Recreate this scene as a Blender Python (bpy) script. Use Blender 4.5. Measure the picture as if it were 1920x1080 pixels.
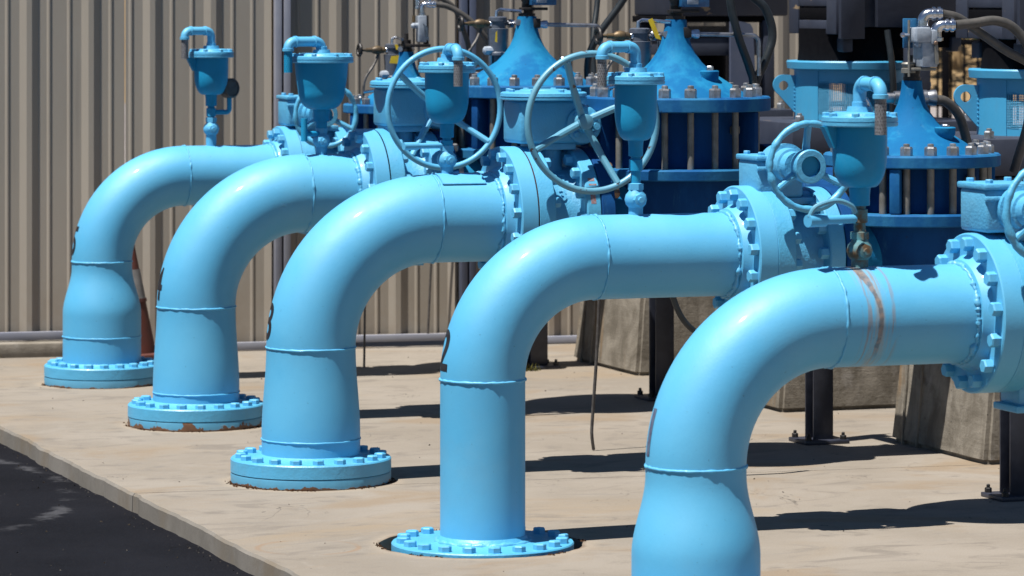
import bpy, bmesh, math, random
from mathutils import Vector, Matrix, noise as mnoise
rnd = random.Random(7)
PI = math.pi
R_ = math.radians
for o in list(bpy.data.objects):
    bpy.data.objects.remove(o)
scene = bpy.context.scene
C = scene.collection

# ------------------------------------------------------------------ camera
YAW = R_(19.7)
FWD = Vector((math.sin(YAW), math.cos(YAW), 0))
cam_d = bpy.data.cameras.new('camera')
cam = bpy.data.objects.new('camera', cam_d)
C.objects.link(cam)
cam.location = (-3.9843, -13.2844, 1.78)
cam.rotation_euler = (R_(90), 0, -YAW)
cam_d.sensor_width = 36
cam_d.lens = 135
cam_d.shift_y = -553 / 1920
cam_d.clip_start = 0.1
cam_d.clip_end = 2000
cam_d.dof.use_dof = True
cam_d.dof.focus_distance = 12.9
cam_d.dof.aperture_fstop = 8
scene.camera = cam

# ------------------------------------------------------------------ light
SUN_EL, SUN_AZ = R_(68.5), R_(21)
sdir = Vector((-math.cos(SUN_AZ) * math.cos(SUN_EL), -math.sin(SUN_AZ) * math.cos(SUN_EL), math.sin(SUN_EL)))
world = bpy.data.worlds.new('World')
scene.world = world
world.use_nodes = True
wn = world.node_tree
wn.nodes.clear()
sky = wn.nodes.new('ShaderNodeTexSky')
sky.sky_type = 'NISHITA'
sky.sun_disc = False
sky.sun_elevation = SUN_EL
sky.sun_rotation = math.atan2(sdir.x, sdir.y)
sky.altitude = 600
sky.air_density = 0.75
sky.dust_density = 0.1
sky.ozone_density = 2.0
bg = wn.nodes.new('ShaderNodeBackground')
bg.inputs['Strength'].default_value = 0.05
wo = wn.nodes.new('ShaderNodeOutputWorld')
wn.links.new(sky.outputs[0], bg.inputs[0])
wn.links.new(bg.outputs[0], wo.inputs[0])
sun_d = bpy.data.lights.new('sun', 'SUN')
sun_d.energy = 5.0
sun_d.angle = R_(0.5)
sun_d.color = (1.0, 0.965, 0.91)
sun = bpy.data.objects.new('sun', sun_d)
sun.rotation_euler = sdir.to_track_quat('Z', 'Y').to_euler()
sun.location = (-8, -4, 18)
C.objects.link(sun)
vs = scene.view_settings
vs.view_transform = 'Standard'
vs.look = 'None'
vs.exposure = 0.75
vs.gamma = 1
vs.use_curve_mapping = False

# ------------------------------------------------------------------ materials
ALB = .655     # all pigments are authored for exposure 0.1 and brought down together
class NT:
    """small helper round a material's node tree"""
    def __init__(s, name):
        s.m = bpy.data.materials.new(name)
        s.m.use_nodes = True
        s.t = s.m.node_tree
        s.p = s.t.nodes['Principled BSDF']
        tc = s.t.nodes.new('ShaderNodeTexCoord')
        oi = s.t.nodes.new('ShaderNodeObjectInfo')
        va = s.t.nodes.new('ShaderNodeVectorMath'); va.operation = 'MULTIPLY_ADD'
        comb = s.t.nodes.new('ShaderNodeCombineXYZ')
        for i in range(3):
            s.t.links.new(oi.outputs['Random'], comb.inputs[i])
        s.t.links.new(comb.outputs[0], va.inputs[0])
        va.inputs[1].default_value = (37, 19, 53)
        s.t.links.new(tc.outputs['Object'], va.inputs[2])
        s.rand = va.outputs[0]
        s.obj = tc.outputs['Object']
        s.bump_last = None
    def n(s, t): return s.t.nodes.new(t)
    def l(s, a, b): s.t.links.new(a, b)
    def mapping(s, vec, scale):
        m = s.n('ShaderNodeMapping'); m.inputs['Scale'].default_value = scale
        s.l(vec, m.inputs['Vector']); return m.outputs[0]
    def noise(s, scale, detail=4, rough=.55, vec=None, dist=0):
        n = s.n('ShaderNodeTexNoise')
        n.inputs['Scale'].default_value = scale; n.inputs['Detail'].default_value = detail
        n.inputs['Roughness'].default_value = rough; n.inputs['Distortion'].default_value = dist
        s.l(vec if vec is not None else s.rand, n.inputs['Vector'])
        return n.outputs['Fac']
    def vor(s, scale, vec=None, feature='F1'):
        n = s.n('ShaderNodeTexVoronoi'); n.feature = feature
        n.inputs['Scale'].default_value = scale
        s.l(vec if vec is not None else s.rand, n.inputs['Vector'])
        return n.outputs['Distance']
    def ramp(s, fac, a, b, ca=(0, 0, 0), cb=(1, 1, 1)):
        r = s.n('ShaderNodeMapRange'); r.interpolation_type = 'SMOOTHSTEP'
        r.inputs['From Min'].default_value = a; r.inputs['From Max'].default_value = b
        s.l(fac, r.inputs['Value']); return r.outputs[0]
    def math(s, op, a, b=None, clamp=False):
        m = s.n('ShaderNodeMath'); m.operation = op; m.use_clamp = clamp
        for i, v in enumerate((a, b)):
            if v is None: continue
            if isinstance(v, (int, float)): m.inputs[i].default_value = v
            else: s.l(v, m.inputs[i])
        return m.outputs[0]
    def mix(s, fac, a, b):
        m = s.n('ShaderNodeMix'); m.data_type = 'RGBA'
        if isinstance(fac, (int, float)): m.inputs[0].default_value = fac
        else: s.l(fac, m.inputs[0])
        for i, v in ((6, a), (7, b)):
            if isinstance(v, tuple): m.inputs[i].default_value = (*[q * ALB for q in v], 1)
            else: s.l(v, m.inputs[i])
        return m.outputs[2]
    def xyz(s, vec):
        x = s.n('ShaderNodeSeparateXYZ'); s.l(vec, x.inputs[0]); return x.outputs
    def bump(s, h, strength, dist=.01):
        b = s.n('ShaderNodeBump'); b.inputs['Strength'].default_value = strength
        b.inputs['Distance'].default_value = dist
        s.l(h, b.inputs['Height'])
        if s.bump_last is not None: s.l(s.bump_last, b.inputs['Normal'])
        s.bump_last = b.outputs[0]
        s.l(b.outputs[0], s.p.inputs['Normal'])
    def done(s, col, rough=.5, metal=0, spec=.5):
        if isinstance(col, tuple): s.p.inputs['Base Color'].default_value = (*[q * ALB for q in col], 1)
        else: s.l(col, s.p.inputs['Base Color'])
        if isinstance(rough, (int, float)): s.p.inputs['Roughness'].default_value = rough
        else: s.l(rough, s.p.inputs['Roughness'])
        s.p.inputs['Metallic'].default_value = metal
        s.p.inputs['Specular IOR Level'].default_value = spec
        return s.m

RUST = (.16, .055, .018)
def paint(name, c1, c2, rough=.58, chips=.0, rust=None, lumps=.14, fine=.08, coat=.05, spec=.7, dirt=.0, streak=None):
    t = NT(name)
    v = t.ramp(t.noise(3.2, 5, .6), .35, .68)
    col = t.mix(v, c1, c2)
    sp = t.ramp(t.noise(90, 3, .6), .705, .74)
    col = t.mix(t.math('MULTIPLY', sp, .5), col, (.03, .12, .2))
    sc1 = t.ramp(t.noise(34, 4, .7, t.mapping(t.rand, (1, 1, .18))), .735, .76)
    col = t.mix(t.math('MULTIPLY', sc1, .35), col, (.25, .42, .55))
    sp2 = t.math('MULTIPLY', t.ramp(t.vor(6.5), .034, .018), t.ramp(t.noise(2.7, 3), .50, .58))
    col = t.mix(t.math('MULTIPLY', sp2, .7), col, (.07, .14, .18))
    gr = t.ramp(t.noise(2.1, 6, .68), .52, .74)
    col = t.mix(t.math('MULTIPLY', gr, .13), col, (.30, .42, .48))
    if dirt:
        d = t.ramp(t.noise(11, 6, .65, t.mapping(t.rand, (1, 1, .28))), .52, .75)
        col = t.mix(t.math('MULTIPLY', d, dirt), col, (.22, .2, .16))
    if chips:
        ch = t.ramp(t.noise(26, 4, .6), .70 - .06 * chips, .725 - .06 * chips)
        col = t.mix(ch, col, (.10, .035, .02))
    if rust is not None:
        z = t.xyz(t.obj)[2]
        lim = t.math('MULTIPLY', t.ramp(t.noise(9, 6, .7), .42, .72), rust)
        lim = t.math('ADD', lim, rust * .12)
        m = t.math('LESS_THAN', z, lim)
        rc = t.mix(t.noise(45, 3), (.26, .11, .035), (.07, .03, .018))
        col = t.mix(m, col, rc)
        t.bump(m, .6, .004)
    if streak is not None:
        col = streak(t, col)
    t.bump(t.noise(9, 3, .5), lumps, .006)
    t.bump(t.noise(38, 4, .6, t.mapping(t.rand, (1, 1, .4))), lumps * .8, .003)
    t.bump(t.noise(130, 2, .5), fine, .003)
    rg = t.math('ADD', t.math('MULTIPLY', t.noise(14, 3), .22), rough - .11)
    t.p.inputs['Coat Weight'].default_value = coat
    t.p.inputs['Coat Roughness'].default_value = .09
    return t.done(col, rg, 0, spec)

SKY1, SKY2 = (.106, .535, .89), (.130, .57, .91)
def run_stain(t, col):
    # rust that ran down the flank of the pipe from the leaking air-valve nipple
    x, y, z = t.xyz(t.obj)
    drop = t.ramp(z, 1.01, .90)
    cx = t.math('ADD', t.math('MULTIPLY', drop, .026), .474)
    wv = t.math('MULTIPLY', t.math('SUBTRACT', t.noise(7, 3, .5, t.obj), .5), .022)
    d = t.math('ABSOLUTE', t.math('ADD', t.math('SUBTRACT', x, cx), wv))
    edge = t.math('MULTIPLY', t.math('SUBTRACT', t.noise(70, 4, .7, t.obj), .5), .009)
    d = t.math('ADD', d, edge)
    wide = t.math('ADD', .0055, t.math('MULTIPLY', t.ramp(z, .93, 1.01), .008))
    main = t.ramp(t.math('SUBTRACT', d, wide), .0035, -.001)
    main = t.math('MULTIPLY', main, t.ramp(z, .735, .80))
    far = t.math('ABSOLUTE', t.math('SUBTRACT', x, .500))
    wob = t.noise(60, 3, .6, t.mapping(t.obj, (1, .05, .06)))
    thin = t.math('MULTIPLY', t.ramp(wob, .54, .58), t.ramp(far, .062, .035))
    pale = t.math('MULTIPLY', t.math('MULTIPLY', t.ramp(d, .05, .004), t.ramp(t.noise(90, 3, .6, t.mapping(t.obj, (1, .08, .08))), .35, .62)), .62)
    col = t.mix(pale, col, (.44, .36, .26))
    col = t.mix(t.math('MULTIPLY', thin, .5), col, (.36, .20, .10))
    rc = t.mix(t.ramp(t.noise(55, 4), .4, .62), (.34, .17, .07), (.09, .038, .016))
    return t.mix(t.math('MULTIPLY', main, .66), col, rc)

M = {}
M['paint'] = paint('sky_blue_paint', SKY1, SKY2)
M['paint_worn'] = paint('sky_blue_paint_worn', SKY1, (.10, .50, .80), .5, lumps=.6, fine=.3, dirt=.12)
M['paint_cast'] = paint('sky_blue_paint_cast', SKY1, (.13, .51, .80), .5, lumps=.9, fine=.5, dirt=.12)
M['paint_chip'] = paint('sky_blue_paint_chipped', (.13, .43, .62), (.16, .46, .62), .45, chips=.9, dirt=.1)
M['paint_base'] = paint('sky_blue_paint_base', (.095, .40, .64), (.115, .43, .66), .5, rust=.016, lumps=.5, dirt=.15)
M['paint_base_rust'] = paint('sky_blue_paint_rusted_base', (.095, .39, .62), (.115, .43, .64), .5, rust=.045, lumps=.5, chips=.55, dirt=.2)
M['paint_stain'] = paint('sky_blue_paint_rust_run', SKY1, SKY2, streak=run_stain, chips=.0)
M['paint_deep'] = paint('shade_deepened_blue_paint', (.005, .345, .66), (.010, .38, .70), .6, lumps=.3, spec=.35)  # blue deepened so the colour holds the lids' shade on the bowls
M['paint_head'] = paint('cyan_blue_paint', (.06, .44, .76), (.07, .47, .80), .5, dirt=.1)
def faded(name, a, b, rough=.6):
    t = NT(name)
    v = t.ramp(t.noise(7, 6, .62, t.mapping(t.rand, (1, 1, .45))), .42, .62)
    col = t.mix(v, a, b)
    v2 = t.ramp(t.noise(17, 5, .7, t.mapping(t.rand, (1, 1, .2))), .60, .74)
    col = t.mix(t.math('MULTIPLY', v2, .45), col, (.09, .33, .52))
    sp = t.ramp(t.noise(70, 3), .69, .72)
    col = t.mix(t.math('MULTIPLY', sp, .6), col, (.02, .06, .15))
    t.bump(t.noise(60, 4), .25, .004)
    return t.done(col, rough + .15, 0, .14)
M['bonnet'] = faded('faded_blue_enamel', (.004, .160, .40), (.016, .275, .53))
M['ring'] = faded('ring_blue_enamel', (.009, .125, .36), (.03, .21, .44), .55)
M['valve_body'] = faded('dark_blue_enamel', (.003, .062, .22), (.006, .088, .29), .55)
def metal(name, c1, c2, rough, met=1., sc=40):
    t = NT(name)
    if met > .5: c1 = tuple(q / ALB for q in c1); c2 = tuple(q / ALB for q in c2)
    col = t.mix(t.ramp(t.noise(sc, 4), .35, .65), c1, c2)
    t.bump(t.noise(sc * 3, 3), .15, .002)
    return t.done(col, rough, met)
M['steel'] = metal('galvanised_steel', (.42, .43, .46), (.28, .28, .29), .38)
M['nut'] = metal('plated_nut', (.42, .44, .46), (.27, .26, .25), .42, .85)
M['chrome'] = metal('bright_fitting', (.62, .65, .72), (.45, .47, .5), .22)
M['rod'] = metal('weathered_stud', (.34, .325, .29), (.24, .225, .195), .55, .4, 25)
M['brass'] = metal('old_brass', (.22, .15, .075), (.10, .075, .05), .5, .5)
M['iron'] = metal('black_iron', (.035, .03, .028), (.02, .018, .018), .5, .3)
M['tube'] = metal('dull_tubing', (.16, .145, .135), (.10, .09, .085), .5, .3)
M['canister'] = metal('grey_enamel', (.13, .15, .19), (.10, .115, .15), .4, 0)
M['box_grey'] = metal('pale_grey_cast_box', (.52, .58, .66), (.38, .44, .52), .45, .1)
M['box_blue'] = metal('blue_switch_box', (.03, .19, .40), (.02, .12, .28), .4, 0)
M['mesh_steel'] = metal('strainer_screen', (.34, .34, .36), (.22, .21, .21), .5, .3, 160)
M['conduit'] = metal('grey_conduit', (.115, .105, .095), (.085, .08, .072), .5, 0)
M['cable'] = metal('black_cable', (.022, .03, .036), (.016, .022, .026), .45, 0)
M['yellow'] = metal('yellow_tag', (.75, .55, .02), (.65, .45, .02), .5, 0)
M['gauge_face'] = metal('gauge_case', (.075, .085, .095), (.05, .055, .06), .4, .2)
M['black_paint'] = metal('black_number_paint', (.012, .011, .014), (.03, .028, .035), .5, 0)
M['faint_paint'] = metal('faded_number_paint', (.10, .11, .19), (.16, .22, .33), .5, 0)
M['red_ink'] = metal('red_sticker', (.40, .16, .14), (.34, .33, .38), .6, 0, 120)
M['gasket'] = metal('dark_red_gasket', (.05, .015, .012), (.02, .012, .012), .7, 0)
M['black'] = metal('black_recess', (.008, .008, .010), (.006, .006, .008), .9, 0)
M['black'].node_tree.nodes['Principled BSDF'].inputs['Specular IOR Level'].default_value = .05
M['copper'] = metal('copper_nut', (.36, .24, .17), (.24, .15, .1), .5, .5)
M['rusty'] = metal('rusty_blue_nipple', (.10, .36, .42), (.16, .085, .03), .7, 0, 26)
def motor_paint():
    t = NT('dark_grey_motor_paint')
    col = t.mix(t.ramp(t.noise(6, 5), .35, .65), (.040, .048, .076), (.056, .066, .098))
    pl = t.ramp(t.noise(7, 5, .6, t.mapping(t.rand, (1.0, 1.0, 1.4))), .665, .675)
    col = t.mix(pl, col, (.36, .26, .16))
    t.bump(pl, -.6, .004)
    t.bump(t.noise(40, 4), .2, .004)
    return t.done(col, .55, 0, .4)
M['motor'] = motor_paint()
M['post'] = metal('dark_blue_grey_steel', (.025, .03, .05), (.045, .05, .075), .45, .0, 12)
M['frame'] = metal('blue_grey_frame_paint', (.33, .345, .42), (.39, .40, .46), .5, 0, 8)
M['frame_dark'] = metal('slate_and_shaded_frame_paint', (.10, .125, .20), (.13, .15, .22), .5, 0, 8)  # slate on the stand plate; on the frame post it paints in shade
def wall_mat():
    t = NT('taupe_metal_panel')
    col = t.mix(t.ramp(t.noise(2.2, 5, .6, t.mapping(t.rand, (1, 1, .25))), .3, .7), (.42, .37, .305), (.475, .42, .35))
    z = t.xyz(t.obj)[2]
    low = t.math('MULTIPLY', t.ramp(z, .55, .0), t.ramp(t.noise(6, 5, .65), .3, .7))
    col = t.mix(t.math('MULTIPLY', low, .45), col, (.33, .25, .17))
    st = t.ramp(t.noise(22, 4, .6, t.mapping(t.rand, (1, 1, .03))), .6, .8)
    col = t.mix(t.math('MULTIPLY', st, .25), col, (.20, .18, .155))
    t.bump(t.noise(3, 3, .5, t.mapping(t.rand, (1, 1, .3))), .15, .01)
    return t.done(col, .45, 0, .4)
M['wall'] = wall_mat()
def concrete(name, c1, c2, warm, stains=.5, spots=True, sc=1.0):
    t = NT(name)
    a = t.noise(1.1 * sc, 8, .62, t.obj, .4)
    col = t.mix(t.ramp(a, .33, .68), c1, c2)
    b = t.ramp(t.noise(.55 * sc, 6, .6, t.mapping(t.obj, (1, 1.6, 1)), 1.2), .5, .72)
    col = t.mix(t.math('MULTIPLY', b, stains), col, warm)
    d = t.ramp(t.noise(2.6 * sc, 7, .68, t.mapping(t.obj, (.7, 1.7, 1)), 1.6), .55, .75)
    col = t.mix(t.math('MULTIPLY', d, .5 * stains), col, (.20, .188, .18))
    w = t.ramp(t.noise(3.4 * sc, 6, .7, None, 2.), .62, .74)
    col = t.mix(t.math('MULTIPLY', w, .35), col, (.44, .40, .35))
    if spots:
        mo = t.noise(3.6, 6, .62, t.mapping(t.obj, (.75, 1.25, 1)), 1.8)
        col = t.mix(t.math('MULTIPLY', t.ramp(mo, .48, .32), .75), col, (.245, .212, .178))
        col = t.mix(t.math('MULTIPLY', t.ramp(mo, .56, .70), .55), col, (.40, .355, .30))
        mo2 = t.noise(1.3, 5, .6, t.mapping(t.obj, (.8, 1.3, 1)), .8)
        col = t.mix(t.math('MULTIPLY', t.ramp(mo2, .53, .66), .75), col, (.34, .255, .17))
        x, y, z = t.xyz(t.obj)
        def rad(cx, cy):
            ax = t.math('SUBTRACT', x, cx); ay = t.math('SUBTRACT', y, cy)
            return t.math('SQRT', t.math('ADD', t.math('MULTIPLY', ax, ax), t.math('MULTIPLY', ay, ay)))
        wob = t.math('MULTIPLY', t.math('SUBTRACT', t.noise(7, 4, .6, t.obj), .5), .09)
        for bx, by, br in ((.16, 3.84, .262), (.132, 2.08, .281), (.05, .16, .293), (.108, -1.56, .33)):
            d = t.math('ADD', t.math('SUBTRACT', rad(bx, by), br), wob)
            col = t.mix(t.math('MULTIPLY', t.ramp(d, .07, .01), .6), col, (.47, .385, .29))
            col = t.mix(t.math('MULTIPLY', t.ramp(d, .02, -.012), .7), col, (.16, .09, .05))
        rg = t.ramp(t.math('ABSOLUTE', t.math('SUBTRACT', t.math('ADD', rad(-.443, -1.456), t.math('MULTIPLY', wob, .3)), .163)), .016, .002)
        rg = t.math('MULTIPLY', rg, t.ramp(t.noise(3.4, 3, .5, t.obj), .38, .62))
        col = t.mix(t.math('MULTIPLY', rg, .6), col, (.36, .20, .09))
        cn = t.noise(.9, 5, .62, t.obj, .6)
        ck = t.ramp(t.math('ABSOLUTE', t.math('SUBTRACT', cn, .47)), .0018, .0006)
        ck = t.math('MULTIPLY', ck, t.ramp(t.noise(.8, 2, .5, t.mapping(t.obj, (1, 1, 1)), 0), .5, .6))
        col = t.mix(t.math('MULTIPLY', ck, .75), col, (.07, .06, .05))
    f = t.noise(190 * sc, 3, .7, t.obj)
    col = t.mix(t.math('MULTIPLY', t.ramp(f, .35, .75), .38), col, (.15, .125, .10))
    if spots:
        s = t.ramp(t.vor(5.5, t.obj), .022, .012)
        col = t.mix(t.math('MULTIPLY', s, .85), col, (.05, .043, .038))
        s2 = t.ramp(t.vor(19, t.obj), .035, .015)
        col = t.mix(t.math('MULTIPLY', s2, .35), col, (.1, .085, .07))
    t.bump(t.noise(38 * sc, 6, .7, t.obj), .22, .006)
    t.bump(f, .25, .002)
    return t
def slab_mat():
    t = concrete('tan_concrete_slab', (.345, .285, .225), (.41, .345, .275), (.43, .33, .235), .6)
    return t
tS = concrete('tan_concrete_slab', (.325, .28, .226), (.40, .35, .29), (.375, .295, .205), 1.0)
cS = tS.p  # colour socket is linked just below
def finish_conc(t, rough=.85):
    mixes = [n for n in t.t.nodes if n.bl_idname == 'ShaderNodeMix']
    t.l(mixes[-1].outputs[2], t.p.inputs['Base Color'])
    t.p.inputs['Roughness'].default_value = rough
    t.p.inputs['Specular IOR Level'].default_value = .3
    return t.m
M['slab'] = finish_conc(tS)
M['kerb'] = finish_conc(concrete('grey_kerb_concrete', (.23, .21, .18), (.32, .295, .26), (.25, .20, .14), .9, False, 2.5))
M['_p'] = finish_conc(concrete('weathered_pedestal_concrete', (.17, .145, .115), (.33, .295, .245), (.29, .21, .13), 1.0, False, 2.2))
def pedestal_mat():
    t = NT('stained_pedestal_concrete')
    col = t.mix(t.ramp(t.noise(5, 7, .65, t.rand, .6), .34, .66), (.19, .165, .13), (.38, .34, .28))
    col = t.mix(t.math('MULTIPLY', t.ramp(t.noise(14, 5, .65, t.mapping(t.rand, (1, 1, .12))), .5, .72), .6), col, (.13, .11, .085))
    col = t.mix(t.math('MULTIPLY', t.ramp(t.noise(3.2, 6, .7, t.mapping(t.rand, (1, 1, .7))), .56, .68), .7), col, (.46, .43, .39))
    col = t.mix(t.math('MULTIPLY', t.ramp(t.noise(4.4, 5, .6, t.mapping(t.rand, (1, 1, .3)), 1.), .58, .70), .55), col, (.34, .20, .08))
    brd = t.noise(3, 3, .6, t.mapping(t.rand, (.4, .4, 22)))
    col = t.mix(t.math('MULTIPLY', t.ramp(brd, .52, .66), .07), col, (.12, .10, .08))
    pit = t.ramp(t.vor(34, t.rand), .16, .07)
    pit = t.math('MULTIPLY', pit, t.ramp(t.noise(6, 3), .5, .62))
    col = t.mix(t.math('MULTIPLY', pit, .75), col, (.06, .05, .04))
    t.bump(pit, -.8, .006); t.bump(brd, .15, .006); t.bump(t.noise(60, 6, .7), .5, .006)
    return t.done(col, .9, 0, .2)
M['pedestal'] = pedestal_mat()
def asphalt_mat():
    t = NT('dark_asphalt')
    col = t.mix(t.ramp(t.noise(1.4, 6, .6, t.obj), .3, .7), (.0085, .009, .0125), (.014, .0145, .0195))
    g = t.ramp(t.noise(240, 2, .6, t.obj), .62, .75)
    col = t.mix(t.math('MULTIPLY', g, .16), col, (.09, .09, .10))
    st = t.vor(95, t.obj)
    col = t.mix(t.math('MULTIPLY', t.ramp(st, .38, .12), .5), col, (.032, .032, .037))
    cn = t.noise(1.6, 5, .6, t.obj, .5)
    ck = t.math('MULTIPLY', t.ramp(t.math('ABSOLUTE', t.math('SUBTRACT', cn, .5)), .003, .001), t.ramp(t.noise(1.1, 2, .5, t.obj), .5, .6))
    col = t.mix(ck, col, (.004, .004, .005))
    s = t.ramp(t.vor(6, t.obj), .022, .01)
    col = t.mix(s, col, (.22, .21, .2))
    # pale tyre-like scuffs in arcs
    x, y, z = t.xyz(t.obj)
    cx = t.math('ADD', x, 1.55); cy = t.math('SUBTRACT', y, 1.05)
    rr = t.math('SQRT', t.math('ADD', t.math('MULTIPLY', cx, cx), t.math('MULTIPLY', t.math('MULTIPLY', cy, cy), .35)))
    wv = t.noise(16, 5, .7, t.obj)
    band = t.ramp(t.math('ABSOLUTE', t.math('SUBTRACT', t.math('ADD', rr, t.math('MULTIPLY', wv, .10)), .62)), .055, .0)
    band2 = t.ramp(t.math('ABSOLUTE', t.math('SUBTRACT', t.math('ADD', rr, t.math('MULTIPLY', wv, .14)), .92)), .05, .0)
    bb = t.math('MULTIPLY', t.math('MAXIMUM', band, t.math('MULTIPLY', band2, .7)), t.ramp(t.noise(5, 4, .6, t.obj), .42, .62))
    col = t.mix(t.math('MULTIPLY', bb, .5), col, (.20, .20, .215))
    t.bump(t.noise(240, 3, .7, t.obj), .55, .004)
    t.bump(t.noise(3, 4, .6, t.obj), .2, .02)
    return t.done(col, .9, 0, .06)
M['asphalt'] = asphalt_mat()
def dirt_mat(name, a, b, sc=.6):
    t = NT(name)
    col = t.mix(t.ramp(t.noise(sc, 7, .65, t.obj), .3, .7), a, b)
    t.bump(t.noise(sc * 6, 5, .6, t.obj), .5, .1)
    return t.done(col, .95, 0, .1)
M['hill'] = dirt_mat('tan_dry_hillside', (.30, .20, .10), (.40, .28, .15))
M['lot'] = dirt_mat('pale_far_lot', (.33, .29, .28), (.40, .36, .34), .4)
M['leaf'] = dirt_mat('dark_leaf', (.03, .05, .015), (.06, .08, .025), 3)
M['moss'] = dirt_mat('dry_weed', (.20, .17, .05), (.10, .11, .03), 20)
M['debris'] = dirt_mat('dark_grit', (.05, .04, .032), (.10, .08, .06), 30)
M['gravel'] = dirt_mat('grey_brown_gravel', (.12, .105, .09), (.19, .175, .155), 30)
M['scale'] = dirt_mat('brown_rust_scale', (.13, .06, .03), (.06, .035, .02), 30)
M['cone'] = metal('shade_darkened_cone_red', (.15, .035, .02), (.10, .028, .02), .7, 0, 8)  # cone red and band white darkened to stand for the pipe's shadow
M['cone_band'] = metal('shade_darkened_band_white', (.30, .29, .28), (.20, .19, .185), .7, 0, 14)
M['wire_blue'] = metal('blue_screen_wire', (.05, .36, .62), (.06, .40, .68), .5, 0)
M['wire_grey'] = metal('grey_expanded_metal', (.2, .18, .16), (.14, .12, .1), .5, .4)

# ------------------------------------------------------------------ mesh helpers
def frame_of(d):
    d = Vector(d).normalized()
    a = Vector((0, 0, 1)) if abs(d.z) < .9 else Vector((1, 0, 0))
    u = d.cross(a).normalized()
    return u, d.cross(u).normalized(), d

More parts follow.
